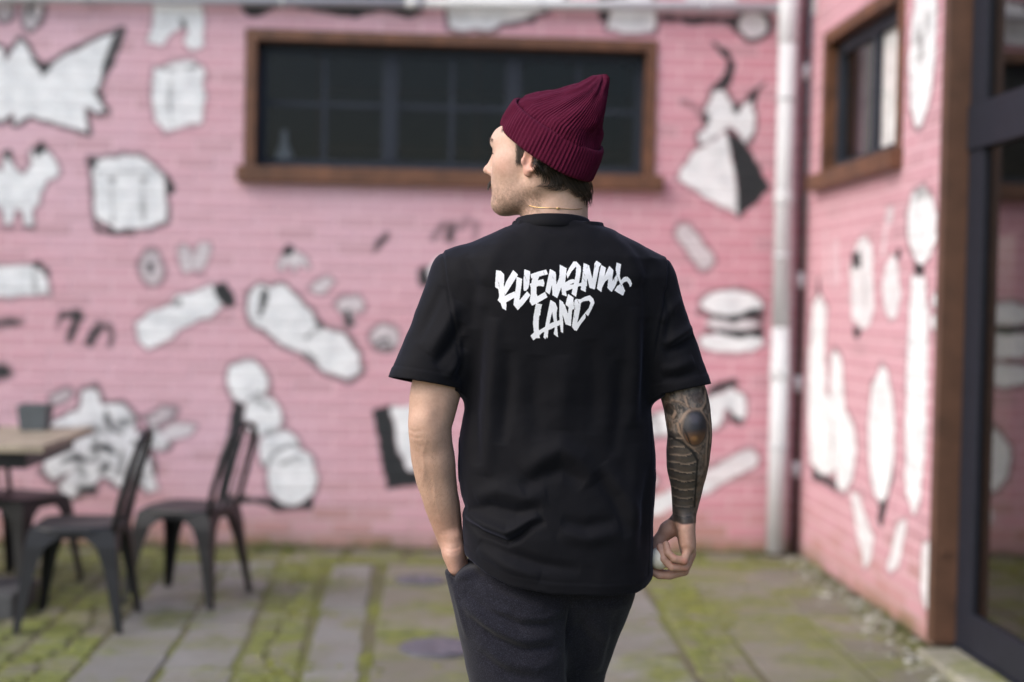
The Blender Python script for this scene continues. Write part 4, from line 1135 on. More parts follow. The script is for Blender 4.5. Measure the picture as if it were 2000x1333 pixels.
body = [
    hell(-0.012, 0, 0.028, 0.094, 0.073, 0.080, 0.02),
    hell(0.028, 0, 0.005, 0.064, 0.064, 0.072, 0.03),          # front of the skull
    hell(0.030, 0, -0.045, 0.056, 0.055, 0.068, 0.03),         # lower face
    hcone((-0.012, 0.050, -0.062), (0.072, 0.014, -0.101), 0.019, 0.018, 0.022), hcone((-0.012, -0.050, -0.062), (0.072, -0.014, -0.101), 0.019, 0.018, 0.022),
    hcone((-0.018, 0.055, -0.020), (-0.012, 0.050, -0.066), 0.018, 0.017, 0.022), hcone((-0.018, -0.055, -0.020), (-0.012, -0.050, -0.066), 0.018, 0.017, 0.022),
    hell(0.040, 0, -0.092, 0.050, 0.036, 0.022, 0.03),          # floor of the mouth
    hell(0.082, 0, -0.101, 0.017, 0.022, 0.017, 0.02),         # chin
    hcone((0.072, -0.030, 0.022), (0.072, 0.030, 0.022), 0.019, 0.019, 0.03),    # brow
    hcone((0.087, -0.012, 0.016), (0.082, -0.044, 0.015), 0.006, 0.006, 0.016), hcone((0.087, 0.012, 0.016), (0.082, 0.044, 0.015), 0.006, 0.006, 0.016),
    hell(0.054, 0.047, -0.024, 0.026, 0.017, 0.020, 0.03), hell(0.054, -0.047, -0.024, 0.026, 0.017, 0.020, 0.03),   # cheek bones
    hell(0.050, 0.030, -0.056, 0.030, 0.022, 0.036, 0.03), hell(0.050, -0.030, -0.056, 0.030, 0.022, 0.036, 0.03), hell(0.068, 0.016, -0.045, 0.020, 0.018, 0.026, 0.025), hell(0.068, -0.016, -0.045, 0.020, 0.018, 0.026, 0.025),
    hell(0.072, 0, -0.062, 0.025, 0.032, 0.028, 0.02),         # jaws behind the lips
    hell(0.098, 0.034, -0.003, 0.013, 0.015, 0.010, 0.016, 's'), hell(0.098, -0.034, -0.003, 0.013, 0.015, 0.010, 0.016, 's'),
    hell(0.0745, 0.033, -0.002, 0.014, 0.015, 0.013, 0.008), hell(0.0745, -0.033, -0.002, 0.014, 0.015, 0.013, 0.008),     # eyeballs under lids
    hcone((0.088, 0, 0.012), (0.110, 0, -0.029), 0.0078, 0.0085, 0.012),       # nose
    hell(0.1140, 0, -0.0325, 0.0095, 0.0088, 0.0080, 0.009), hell(0.100, 0.0105, -0.0385, 0.0095, 0.0068, 0.0070, 0.008), hell(0.100, -0.0105, -0.0385, 0.0095, 0.0068, 0.0070, 0.008),
    hell(0.104, 0.006, -0.049, 0.005, 0.0035, 0.005, 0.003, 's'), hell(0.104, -0.006, -0.049, 0.005, 0.0035, 0.005, 0.003, 's'),
    hcone((0.092, -0.020, -0.066), (0.098, 0, -0.064), 0.005, 0.006, 0.006), hcone((0.092, 0.020, -0.066), (0.098, 0, -0.064), 0.005, 0.006, 0.006),
    hcone((0.090, -0.017, -0.075), (0.096, 0, -0.077), 0.005, 0.007, 0.006), hcone((0.090, 0.017, -0.075), (0.096, 0, -0.077), 0.005, 0.007, 0.006),
    hcone((0.101, -0.020, -0.0705), (0.105, 0.020, -0.0705), 0.0015, 0.0015, 0.004, 's'),
    # neck: column, the two long side muscles, the nape
    Cone(hp(-0.030, 0, -0.035), (0.2465,3.005,1.5804), 0.060, 0.066, 0.02),
    Cone(hp(-0.045, 0, 0.0), (0.2523,3,1.5965), 0.050, 0.056, 0.03),
    Cone(hp(-0.022, 0.058, -0.03), (0.2201,3.03,1.5843), 0.014, 0.016, 0.03), Cone(hp(-0.022, -0.058, -0.03), (0.2369,3.05,1.5856), 0.014, 0.016, 0.03),
]
# ears (outer rim, bowl, lobe)
for s in (1, -1):
    EU = -0.016
    ear = [hell(-0.006, 0.0745 * s, EU - 0.002, 0.0175, 0.0065, 0.032, 0.006, 'u', 0.16, 0.42 * s)]
    for k in range(9):
        t0, t1 = [(-0.2 + 4.6 * (k + j) / 9) for j in (0, 1)]
        q = []
        for t in (t0, t1):
            q.append((-0.008 - 0.0180 * math.sin(t), (0.0835 + 0.0065 * math.sin(t)) * s, EU + 0.003 + 0.0295 * math.cos(t)))
        ear.append(hcone(q[0], q[1], 0.0036, 0.0036, 0.004))
    ear.append(hell(0.001, 0.0790 * s, EU - 0.029, 0.0080, 0.0050, 0.0095, 0.006))
    ear.append(hell(-0.001, 0.0885 * s, EU - 0.004, 0.0100, 0.0090, 0.0150, 0.004, 's', 0.16, 0.42 * s))
    ear.append(hcone((-0.013, 0.0835 * s, EU + 0.012), (-0.006, 0.0825 * s, EU - 0.018), 0.0028, 0.0026, 0.004))
    ear.append(hell(0.009, 0.0825 * s, EU - 0.008, 0.0045, 0.0045, 0.0070, 0.004))
    body += ear
# trunk and legs stay inside the clothes
body += [
    Cone((0.1804,3,1.5085), (0.3269,3,1.5116), 0.052, 0.052, 0.03), Cone((0.0569,3,1.4714), (0.1804,3,1.5085), 0.043, 0.050, 0.03), Cone((0.4487,3,1.4795), (0.3269,3,1.5116), 0.043, 0.050, 0.03),
    Ell((0.2568,3,1.3802), (0.165, 0.095, 0.20), 0.05), Ell((0.2597,3,1.1414), (0.150, 0.090, 0.24), 0.06), Ell((0.2584,3,0.8905), (0.150, 0.090, 0.15), 0.06),
    Cone((0.185,2.99,0.8262), (0.155, 2.93, 0.50), 0.080, 0.055, 0.03), Cone((0.155, 2.93, 0.50), (0.15, 2.83, 0.10), 0.052, 0.038, 0.02),
    Cone((0.3519,3.04,0.8176), (0.275, 3.20, 0.50), 0.070, 0.052, 0.02), Cone((0.275, 3.20, 0.50), (0.27, 3.28, 0.09), 0.050, 0.038, 0.02),
]
def smooth_chain(pts, rs, k=0.004, n=5):
    """limb through joints: positions and radii follow a spline"""
    Q = [np.append(np.array(p, float), r) for p, r in zip(pts, rs)]
    Q = [2 * Q[0] - Q[1]] + Q + [2 * Q[-1] - Q[-2]]; out = []
    for i in range(1, len(Q) - 2):
        for j in range(n):
            t = j / n
            out.append(0.5 * ((2 * Q[i]) + (-Q[i - 1] + Q[i + 1]) * t + (2 * Q[i - 1] - 5 * Q[i] + 4 * Q[i + 1] - Q[i + 2]) * t * t + (-Q[i - 1] + 3 * Q[i] - 3 * Q[i + 1] + Q[i + 2]) * t ** 3))
    out.append(Q[-2])
    return [Func(tube_dist([o[:3] for o in out], [o[3] for o in out]), k)]
def tube_dist(P, R):
    P = np.array(P, np.float32); R = np.array(R, np.float32)
    def f(p):
        d = None
        for a, b, ra, rb in zip(P, P[1:], R, R[1:]):
            t, e = _seg(p, a, b); e = e - (ra + (rb - ra) * t)
            d = e if d is None else np.minimum(d, e)
        return d
    return f
def chain(pts, rs, k=0.02):
    return [Cone(pts[i], pts[i + 1], rs[i], rs[i + 1], k) for i in range(len(pts) - 1)]
# left arm, down into the pocket
body += smooth_chain([(0.057,3,1.4628),(0.024,2.99,1.3222),(0.0039,2.98,1.247),(-0.0028,2.975,1.2043),(-0.0075,2.973,1.1701),(-0.0047,2.978,1.1342),(0.0003,2.985,1.098),(0.0063,2.992,1.0616),(0.0146,2.998,1.0252),(0.0227,3.005,0.9949),(0.0345,3.015,0.9467),(0.0452,3.022,0.9029)],
              [0.050, 0.052, 0.0530, 0.0495, 0.0455, 0.0445, 0.0458, 0.0430, 0.0388, 0.0368, 0.0305, 0.0240], 0.004)
body += [Ell((-0.0178,2.948,1.1615), (0.018, 0.012, 0.026), 0.03), Cone((0.0444,3,0.9318), (0.0472,3,0.8991), 0.022, 0.022, 0.01), Cone((0.0473,3.045,0.9243), (0.0501,3.045,0.8912), 0.02, 0.021, 0.01)]
body += [Cone((0.0472,3,0.9013), (0.0693,3.01,0.832), 0.0215, 0.024, 0.014), Cone((0.0498,3.03,0.8961), (0.0757,3.05,0.8241), 0.019, 0.022, 0.014), Cone((0.0449,2.985,0.8964), (0.052,2.985,0.8672), 0.016, 0.014, 0.012)]
for d_, x_, L_ in ((2.985, 908, 58), (3.007, 912, 72), (3.03, 916, 76), (3.052, 918, 66)):
    ps = [np.array((0.069,3,0.8394)) + np.array([(x_ - 905) / 926 + 0.02 * t, d_ - 3.0, -L_ / 926 * t]) for t in (0, 0.5, 1.0)]
    body += chain(ps, [0.0095, 0.009, 0.0075], 0.004)
body += chain([np.array((0.055,3.06,0.8775)), np.array((0.0705,3.075,0.8358)), np.array((0.0821,3.075,0.808))], [0.014, 0.011, 0.009], 0.006)
# right arm and the loosely closed hand
body += smooth_chain([(0.4446,3,1.4708),(0.4951,2.995,1.3305),(0.5292,2.983,1.2372),(0.5368,2.977,1.1944),(0.5407,2.976,1.1609),(0.5403,2.982,1.1277),(0.54,2.988,1.0933),(0.5408,2.994,1.0587),(0.5405,3,1.024),(0.538,3,0.9911),(0.5373,3,0.9724)],
              [0.047, 0.047, 0.0490, 0.0485, 0.0470, 0.0468, 0.0440, 0.0365, 0.0308, 0.0255, 0.0215], 0.004)
body += [Ell((0.5383,2.935,1.1754), (0.017, 0.014, 0.022), 0.02), Cone((0.5414,3.02,0.9948), (0.5428,3.03,0.9634), 0.022, 0.020, 0.012)]
hand = [Cone((0.5379,2.985,0.9747), (0.5422,2.972,0.9246), 0.0185, 0.0165, 0.012), Cone((0.5384,3,0.9724), (0.5483,2.992,0.9125), 0.019, 0.015, 0.012),
        Cone((0.5389,3.015,0.9701), (0.5502,3.014,0.9064), 0.018, 0.0145, 0.012), Cone((0.5385,3.025,0.9663), (0.5497,3.036,0.9048), 0.0165, 0.014, 0.012),
        Cone((0.5331,2.968,0.9589), (0.536,2.962,0.9306), 0.013, 0.012, 0.012)]
hand += chain([(0.5308,3.02,0.9737),(0.5076,3.03,0.9475),(0.4903,3.03,0.9251),(0.4811,3.025,0.906),(0.4739,3.012,0.8883)], [0.015, 0.0165, 0.0125, 0.0105, 0.0085], 0.010)
for pts, r in (([(0.542,2.964,0.9216),(0.5309,2.953,0.8953),(0.5107,2.95,0.9),(0.4972,2.955,0.9119),(0.4943,2.966,0.9284)], 0.0095),
               ([(0.5499,2.982,0.9099),(0.536,2.968,0.8796),(0.5063,2.96,0.8808),(0.4875,2.96,0.8979),(0.4823,2.972,0.9218)], 0.0103),
               ([(0.5552,3.004,0.8994),(0.5388,2.994,0.866),(0.5065,2.984,0.8588),(0.4839,2.98,0.8593),(0.468,2.984,0.8661)], 0.0105),
               ([(0.5529,3.028,0.8973),(0.5381,3.028,0.8617),(0.5106,3.022,0.8537),(0.4871,3.014,0.8594),(0.4704,3.008,0.8736)], 0.0100)):
    hand += [Cone(pts[i], pts[i + 1], 0.95 * r * (1.0, 1.0, 0.93, 0.85)[i], 0.95 * r * (1.0, 0.93, 0.85, 0.78)[i], 0.0018 if i else 0.006) for i in range(4)]
body += hand
HB = 0.0026
V, F = surface_nets(body, (-0.15, 2.70, 0.02), (0.66, 3.40, 1.93), HB)
V = relax(V, F, 1, 0.4)
# the hat presses the hair flat: ease the skull inwards above the cuff
ax_o, ax_n = (np.array((0.2242,3,1.7488)) + np.array((0.2533,3,1.8088))) / 2, np.array([0.42, 0.05, 0.905])
hh = (V - ax_o) @ ax_n
wq = sstep(-0.040, 0.012, hh) * (V[:, 2] > 1.70)
cen_ = ax_o + np.array([0, -0.008, 0]) + hh[:, None] * ax_n
V = V + (wq * 0.16)[:, None] * (cen_ - V)

def vnormals(V, F):
    nn = np.cross(V[F[:, 2]] - V[F[:, 0]], V[F[:, 3]] - V[F[:, 1]])
    N = np.stack([sum(np.bincount(F[:, k], weights=nn[:, a], minlength=len(V)) for k in range(4)) for a in range(3)], 1)
    return N / np.maximum(np.linalg.norm(N, axis=1), 1e-12)[:, None]
def fold_lines(V, lines, side=None):
    """height of hand-placed folds; each line: points, amplitude, width"""
    h = np.zeros(len(V))
    for pts, A, w in lines:
        P = np.array([(q[0], q[2]) for q in pts]); d = np.full(len(V), 1e9); along = np.zeros(len(V)); acc = 0.0
        tot = sum(np.hypot(*(b - a)) for a, b in zip(P, P[1:]))
        for a, b in zip(P, P[1:]):
            e = b - a; L = np.hypot(*e)
            t = np.clip(((V[:, 0] - a[0]) * e[0] + (V[:, 2] - a[1]) * e[1]) / (L * L), 0, 1)
            dd = np.hypot(V[:, 0] - a[0] - t * e[0], V[:, 2] - a[1] - t * e[1])
            along = np.where(dd < d, acc + t * L, along); d = np.minimum(d, dd); acc += L
        s = np.clip(along / tot, 0, 1)
        tap = np.clip(4 * s * (1 - s), 0, 1) ** 0.6
        h += A * tap * np.exp(-(d / w) ** 2)
    return h
ARM = [
    ([(-0.0246,3,1.0396),(-0.0177,3,1.0776),(-0.0217,3,1.1155),(-0.0136,3,1.1481)], 0.0016, 0.0035), ([(0.02,3,0.9641),(0.006,3,1.0183),(0.0007,3,1.0725)], 0.0012, 0.0032), ([(0.0464,3,0.9427),(0.0388,3,1.0024),(0.0247,3,1.0619),(0.0172,3,1.1161)], 0.0018, 0.012),
    ([(-0.0083,3,1.094),(-0.003,3,1.0399),(0.0154,3,0.9804)], -0.0016, 0.008), ([(-0.024,3,1.2399),(-0.0125,3,1.2023),(-0.0162,3,1.1676)], 0.0018, 0.012), ([(0.0147,3,1.246),(0.0112,3,1.2026),(0.0054,3,1.1679)], -0.0014, 0.010),
    ([(-0.0549,3,1.1648),(-0.0397,3,1.1596),(-0.0226,3,1.1642)], -0.0014, 0.0034), ([(-0.0503,3,1.1508),(-0.0373,3,1.1467),(-0.0223,3,1.1491)], -0.0011, 0.0026), ([(-0.0415,3,1.1369),(-0.0241,3,1.1306),(-0.0048,3,1.1374)], -0.0012, 0.0060),
    ([(0.021,3,0.9141),(0.0384,3,0.9099),(0.0664,3,0.9168)], -0.0016, 0.0030), ([(0.0233,3,0.9054),(0.045,3,0.9013),(0.0676,3,0.9081)], -0.0012, 0.0026), ([(0.0323,3,0.8881),(0.0412,3,0.8719),(0.048,3,0.8599)], 0.0014, 0.0040), ([(0.0575,3,0.9297),(0.0536,3,0.9645),(0.0497,3,0.9971)], 0.0014, 0.0040),
    ([(0.5173,3,0.9788),(0.5384,3,0.9724),(0.5614,3,0.9771)], -0.0012, 0.0030), ([(0.5431,3,1.1018),(0.5485,3,1.0581),(0.5453,3,1.0087)], 0.0014, 0.0080), ([(0.5206,3,1.1234),(0.524,3,1.0687),(0.5274,3,1.0194)], -0.0012, 0.0080),
    ([(0.531,3,0.9592),(0.5271,3,0.9372),(0.532,3,0.9175)], -0.0022, 0.0045), ([(0.553,3,0.9594),(0.557,3,0.932),(0.5542,3,0.91)], 0.0012, 0.0050),
]
NB = vnormals(V, F)
arm_w = sstep(1.30, 1.26, V[:, 2]) * sstep(0.86, 0.88, V[:, 2]) * ((V[:, 0] < 0.06) | (V[:, 0] > 0.455))
V = V + NB * (arm_w * (0.75 * fold_lines(V, ARM) * (V[:, 1] < 3.02) + 0.0018 * (fbm(V, 26, 2) - 0.5)))[:, None]
face_w = sstep(1.58, 1.60, V[:, 2])
V = V + NB * (face_w * 0.0010 * (fbm(V, 60, 2) - 0.5))[:, None]
# painted-in colour of the skin itself: lips, stubble, scalp hair, tattooed forearm; plus the arms' shading
def body_tint(V):
    C = np.tile(np.array([0.600, 0.400, 0.315]), (len(V), 1))
    q = (V - HC) / HS; f, l, u = q @ HF, q @ HL, q @ HU
    al = np.abs(l)
    head = sstep(-0.16, -0.13, u)[:, None]
    n1 = fbm(V, 30, 3)[:, None]
    C = C * (0.86 + 0.28 * n1)
    red = (sstep(0.020, 0.0, np.hypot(f - 0.112, u + 0.035)) * 0.5 + sstep(0.03, 0.0, np.hypot(f - 0.06, u + 0.03)) * 0.25)[:, None] * head
    ear = (sstep(0.072, 0.080, al) * sstep(0.050, 0.036, np.hypot(f + 0.005, u + 0.016)))[:, None] * head
    C = C * (1 - np.clip(red + ear * 0.8, 0, 1) * np.array([0.0, 0.22, 0.22]))
    lips = (sstep(0.083, 0.088, f) * sstep(-0.0845, -0.080, u) * sstep(-0.0585, -0.062, u) * sstep(0.024, 0.019, al))[:, None]
    C = C * (1 - lips * np.array([0.15, 0.40, 0.36]))
    beard = (0.35 + 0.65 * sstep(-0.060, -0.098, u)) * sstep(-0.040, -0.062, u + 0.10 * np.maximum(0, 0.0 - f)) * sstep(-0.032, -0.016, f) * sstep(-0.135, -0.115, u) * (1 - lips[:, 0])
    spk = vnoise(V, 520) * 0.6 + vnoise(V, 260) * 0.4
    bm_ = (beard * np.clip(0.16 + 1.0 * (spk - 0.36), 0, 0.80))[:, None]
    C = C * (1 - bm_) + np.array([0.060, 0.045, 0.036]) * bm_
    brow = (sstep(0.006, 0.003, np.abs(u - 0.0185 + 0.15 * np.maximum(al - 0.03, 0))) * sstep(0.010, 0.014, al) * sstep(0.052, 0.046, al) * sstep(0.06, 0.07, f))[:, None] * 0.8
    C = C * (1 - brow) + np.array([0.035, 0.025, 0.02]) * brow
    lash = (sstep(0.0028, 0.001, np.abs(u + 0.004)) * sstep(0.016, 0.012, np.abs(al - 0.033)) * sstep(0.070, 0.078, f))[:, None] * 0.85
    C = C * (1 - lash) + np.array([0.03, 0.022, 0.02]) * lash
    # cropped hair on the scalp, down to the nape and the sideburn
    nape = -0.052 - 0.030 * sstep(0.0, 0.09, -f)
    hair = np.maximum(sstep(nape, nape + 0.02, u + 0.004 * (spk - 0.5)) * sstep(-0.030, -0.042, f), sstep(0.033, 0.041, u) * sstep(0.07, 0.06, f))
    side = sstep(-0.036, -0.022, u) * sstep(0.030, 0.024, f) * sstep(0.008, 0.013, f) * sstep(0.05, 0.055, al)
    hair = (np.maximum(hair, side * 0.9) * (1 - ear[:, 0]))[:, None] * head
    C = C * (1 - hair) + np.array([0.020, 0.015, 0.013]) * hair
    # --- hands and forearms a touch redder
    # --- tattoo: forearm coordinates in thirds of a millimetre from a point beside the sleeve
    o = np.array((0.4249,3,1.2747)); X = (V[:, 0] - o[0]) / 0.0003323 ; Y = (o[2] - V[:, 2]) / 0.0003323 - 0.02 * X
    ing = (V[:, 0] > 0.455) & (Y > -400) & (Y < 960)
    if ing.any():
        x, y, p = X[ing], Y[ing], V[ing]
        n = fbm(p, 110, 3); m = fbm(p + 3.0, 45, 3); st = vnoise(p * np.array([1, 1, 0.25]), 230)
        nc = np.clip((n - 0.5) * 2.4 + 0.5, 0, 1); fl_ = vnoise(p * np.array([1, 1, 0.55]) + 2.0 * m[:, None] * 0.02, 300)
        T = np.array([0.118, 0.106, 0.098]) * (0.22 + 1.6 * nc[:, None])
        lt = (sstep(0.60, 0.74, fl_) * 0.55)[:, None]; T = T * (1 - lt) + np.array([0.28, 0.222, 0.185]) * lt
        dk = (sstep(0.36, 0.24, fl_) * 0.6)[:, None]; T = T * (1 - dk) + np.array([0.022, 0.020, 0.020]) * dk
        warm = (sstep(0.50, 0.78, m) * 0.45)[:, None]
        T = T * (1 - warm) + np.array([0.21, 0.115, 0.065]) * warm
        cool = (sstep(0.55, 0.25, m) * 0.4)[:, None]
        T = T * (1 - cool) + np.array([0.055, 0.060, 0.072]) * cool
        def lay(mask, c):
            nonlocal T
            mm_ = np.clip(mask, 0, 1)[:, None]; T = T * (1 - mm_) + np.asarray(c) * mm_
        def curve(pts, w):
            d = np.full(len(x), 1e9)
            for a, b in zip(pts, pts[1:]):
                a = np.array(a, float); b = np.array(b, float); e = b - a
                t = np.clip(((x - a[0]) * e[0] + (y - a[1]) * e[1]) / (e @ e), 0, 1)
                d = np.minimum(d, np.hypot(x - a[0] - t * e[0], y - a[1] - t * e[1]))
            return sstep(w, w * 0.3, d + 6 * (n - 0.5))
        # streaked right side of the forearm
        lay(sstep(372, 392, x) * sstep(380, 430, y) * (0.25 + 0.6 * sstep(0.45, 0.7, st)), (0.20, 0.140, 0.105))
        # plates down the inner forearm
        plate = sstep(386, 366, x) * sstep(330, 360, y + 0.35 * (300 - x)) 
        lay(plate * 0.88, (0.036, 0.036, 0.039))
        ph = (y - 0.00115 * (x - 300) ** 2 + 0.20 * (x - 300) * sstep(560, 380, y) * 2 + 10 * np.sin(x / 28.0)) / 57.0
        fr_ = ph - np.floor(ph)
        lay(plate * sstep(0.74, 0.93, fr_) * (0.4 + 0.6 * n) * sstep(930, 700, y) * sstep(200, 235, x), (0.29, 0.232, 0.190))
        lay(plate * sstep(0.0, 0.55, fr_) * sstep(0.95, 0.5, fr_) * 0.45 * sstep(220, 280, x), (0.095, 0.075, 0.055))
        lay(plate * sstep(0.12, 0.0, fr_) * 0.9, (0.010, 0.010, 0.012))
        lay(curve([(205, 345), (290, 385), (350, 440), (382, 490), (386, 640), (392, 800)], 11), (0.012, 0.012, 0.014))
        # rings and tendrils of the upper part
        for pts in ([(215, 118), (260, 128), (300, 150), (350, 168), (400, 165), (430, 120), (432, 60)], [(290, 90), (300, 128), (310, 150)], [(395, 168), (425, 215), (470, 275)],
                    [(250, 265), (262, 315), (300, 360), (350, 410), (388, 440)], [(262, 250), (290, 200), (320, 175)], [(430, 260), (445, 330), (440, 420), (446, 520)], [(222, 160), (238, 190), (225, 225)],
                    [(455, 200), (470, 300), (468, 380)], [(175, 130), (205, 145), (222, 170)]):
            lay(curve(pts, 11) * 0.9, (0.33, 0.245, 0.190)); lay(curve([(a + 12, b + 7) for a, b in pts], 8) * 0.6, (0.018, 0.016, 0.016))
        lay(sstep(1.0, 0.8, np.hypot((x - 205) / 26, (y - 175) / 42)) * 0.8, (0.020, 0.018, 0.018)); lay(sstep(1.0, 0.7, np.hypot((x - 370) / 52, (y - 95) / 42)) * 0.6, (0.07, 0.055, 0.055))
        # the oval on the elbow
        e = np.hypot((x - 357) / 80, (y - 288) / 112)
        lay(sstep(1.20, 1.06, e) * (0.35 + 0.5 * nc), (0.22, 0.160, 0.125)); lay(sstep(1.06, 0.97, e) * 0.7, (0.020, 0.021, 0.026))
        ins_ = sstep(0.97, 0.90, e)
        lay(ins_ * 0.85, (0.026, 0.029, 0.040)); lay(ins_ * sstep(46, 12, np.hypot((x - 352) * 0.8, y - 225)) * 0.55, (0.10, 0.10, 0.13))
        lay(ins_ * sstep(285, 350, y + 0.15 * (x - 350)) * sstep(430, 380, y) * 0.75, (0.20, 0.105, 0.055)); lay(ins_ * sstep(34, 6, np.hypot(x - 352, (y - 350) * 1.3)) * 0.6, (0.46, 0.25, 0.11))
        lay(curve([(285, 292), (310, 345), (330, 385)], 7) * 0.9, (0.012, 0.012, 0.014))
        w = sstep(912, 900, y + 8 * (n - 0.5))[:, None]
        C[ing] = C[ing] * (1 - w) + T * w
    tan_shade = (sstep(1.42, 1.36, V[:, 2]))[:, None]; C = C * (1 - tan_shade * np.array([0.13, 0.17, 0.21]))  # arms tanned; the weaker light on them is put into this tint too
    red2 = (sstep(1.02, 0.95, V[:, 2]) * sstep(-0.1, 0.0, V[:, 2]))[:, None] * 0.5
    C = C * (1 - red2 * np.array([0.10, 0.24, 0.24]))
    o2 = np.array((0.4995,3,0.893)); kn = (sstep(0.060, 0.035, np.hypot(V[:, 0] - o2[0], V[:, 2] - o2[2])) * sstep(0.52, 0.30, fbm(V, 55, 2)))[:, None]
    C = C * (1 - kn * np.array([0.04, 0.22, 0.22]))
    ck = (sstep(0.034, 0.010, np.sqrt((f - 0.052) ** 2 + (u + 0.030) ** 2)) * sstep(0.035, 0.05, al))[:, None] * head * 0.3
    C = C * (1 - ck * np.array([0.02, 0.17, 0.16]))
    return np.clip(C, 0, 1)
ms_ = Mat('skin')
ta = ms_.n('ShaderNodeVertexColor', layer_name='tint').outputs['Color']
ms_.base(ms_.mix(ms_.ramp(ms_.noise(160, 4, 0.6), [(0.3, 0.0), (0.7, 0.16)]), ta, (0.30, 0.12, 0.08), 'MULTIPLY'))
ms_.set(Roughness=0.50, Subsurface_Weight=0.10, Subsurface_Radius=(0.9, 0.35, 0.2), Subsurface_Scale=0.006, Specular_IOR_Level=0.40)
ms_.bump(ms_.math('ADD', ms_.noise(900, 2, 0.6), ms_.math('MULTIPLY', ms_.noise(180, 4, 0.6), 0.7)), 0.22, 0.0012)
bo = pobj('body', V, F, ms_.m); col_attr(bo.data, body_tint(V))
bvh_body = BVHTree.FromPolygons([tuple(v) for v in V], [tuple(f) for f in F.tolist()])

# ---------------------------------------------------------------- T-shirt
SL = np.array([(0.1718,3,1.6119),(0.1613,3,1.5965),(0.1142,3,1.5761),(0.0554,3,1.5468),(0.0204,3,1.5212),(0.0169,3,1.4781),(0.0309,3,1.4191),(0.0455,3,1.333),(0.0599,3,1.2576),(0.0642,3,1.2035),(0.0583,3,1.1687),(0.0536,3,1.1329),(0.0524,3,1.084),(0.054,3,1.0569),(0.0589,3,1.0255),(0.0692,3,0.9973),(0.0642,3,0.9777),(0.0648,3,0.9429),(0.0711,3,0.8994),(0.0775,3,0.7904)])
SR_ = np.array([(0.3084,3,1.615),(0.3216,3,1.6046),(0.3688,3,1.5883),(0.4294,3,1.5594),(0.4804,3,1.528),(0.4879,3,1.4879),(0.4828,3,1.4281),(0.4716,3,1.3408),(0.4593,3,1.2556),(0.4578,3,1.2251),(0.4623,3,1.175),(0.4689,3,1.1248),(0.4723,3,1.0735),(0.4701,3,1.0231),(0.468,3,0.9727),(0.4679,3,0.9256),(0.4684,3,0.8597),(0.4569,3,0.8322),(0.4402,3,0.7936)])
DZ = np.array([0.78, 0.86, 0.95, 1.08, 1.22, 1.34, 1.43, 1.49, 1.53, 1.57, 1.60, 1.63])
DB = np.array([0.135, 0.140, 0.138, 0.122, 0.118, 0.128, 0.136, 0.132, 0.120, 0.104, 0.088, 0.080])
DF = np.array([0.120, 0.128, 0.132, 0.130, 0.132, 0.138, 0.132, 0.118, 0.102, 0.088, 0.078, 0.07])
def torso(p):
    z = p[:, 2]
    xl = np.interp(z, SL[::-1, 2], SL[::-1, 0]); xr = np.interp(z, SR_[::-1, 2], SR_[::-1, 0])
    w = (xr - xl) / 2; cx = (xl + xr) / 2
    dy = p[:, 1] - 3.0
    dd = np.where(dy < 0, np.interp(z, DZ, DB), np.interp(z, DZ, DF))
    n = 2.35
    q = (np.abs((p[:, 0] - cx) / w) ** n + np.abs(dy / dd) ** n) ** (1 / n)
    d = (q - 1) * np.minimum(w, dd) * 0.62
    return d
HEMC = np.array([(0.0568,3,0.9101),(0.0663,2.98,0.9029),(0.0774,2.94,0.8962),(0.0926,2.91,0.8881),(0.115,2.88,0.874),(0.165,2.87,0.8534),(0.2462,2.865,0.8416),(0.3535,2.87,0.8373),(0.4261,2.9,0.836),(0.4499,2.94,0.8431),(0.4676,2.98,0.8548)])
HEMZ = lambda p: np.interp(p[:, 0], HEMC[:, 0], HEMC[:, 2])
NECKX = (0.2434,3,1.6071)[0]
NECKZ = lambda p: 1.604 + 0.0 * p[:, 0]
def torso_cut(p): return np.maximum(np.maximum(torso(p), (HEMZ(p) - p[:, 2]) * 0.8), p[:, 2] - NECKZ(p) - 0.05 * np.clip(2.95 - p[:, 1], 0, 1) * 0)
def sleeve(a, b, ra, rb, hem, nrm):
    a, b, hem, nrm = map(lambda v: np.asarray(v, float), (a, b, hem, nrm)); nrm = nrm / np.linalg.norm(nrm)
    c = Cone(a, b, ra, rb)
    return lambda p: np.maximum(c.d(p), ((p - hem) @ nrm).astype(np.float32))
LA, LB_ = np.array((0.0535,3,1.4756)), np.array((-0.0258,2.985,1.2301)); LH, LN = np.array((-0.0145,2.985,1.2572)), np.array([-0.16, -0.10, -1.0])
RA_, RB_ = np.array((0.4446,3,1.4708)), np.array((0.5378,2.985,1.2122)); RH, RN = np.array((0.5226,2.985,1.2533)), np.array([0.22, -0.10, -1.0])
slL = sleeve(LA, LB_, 0.064, 0.0800, LH, LN); slR = sleeve(RA_, RB_, 0.060, 0.0640, RH, RN)
shirt = [Func(torso_cut, 0.0), Func(slL, 0.030), Func(slR, 0.030)]
V, F = surface_nets(shirt, (-0.16, 2.76, 0.76), (0.66, 3.22, 1.66), 0.0031)
LNn, RNn = LN / np.linalg.norm(LN), RN / np.linalg.norm(RN)
fc = V[F].mean(1)
ab = V[F[:, 2]] - V[F[:, 0]]; ac = V[F[:, 3]] - V[F[:, 1]]
fn = np.cross(ab, ac); fn /= np.maximum(np.linalg.norm(fn, axis=1), 1e-12)[:, None]
capL = (np.abs((fc - LH) @ LNn) < 0.004) & (fn @ LNn > 0.75) & (fc[:, 0] < 0.10)
capR = (np.abs((fc - RH) @ RNn) < 0.004) & (fn @ RNn > 0.75) & (fc[:, 0] > 0.42)
capB = (fc[:, 2] < 0.95) & (fn[:, 2] < -0.45) & (np.abs(fc[:, 2] - HEMZ(fc)) < 0.006)
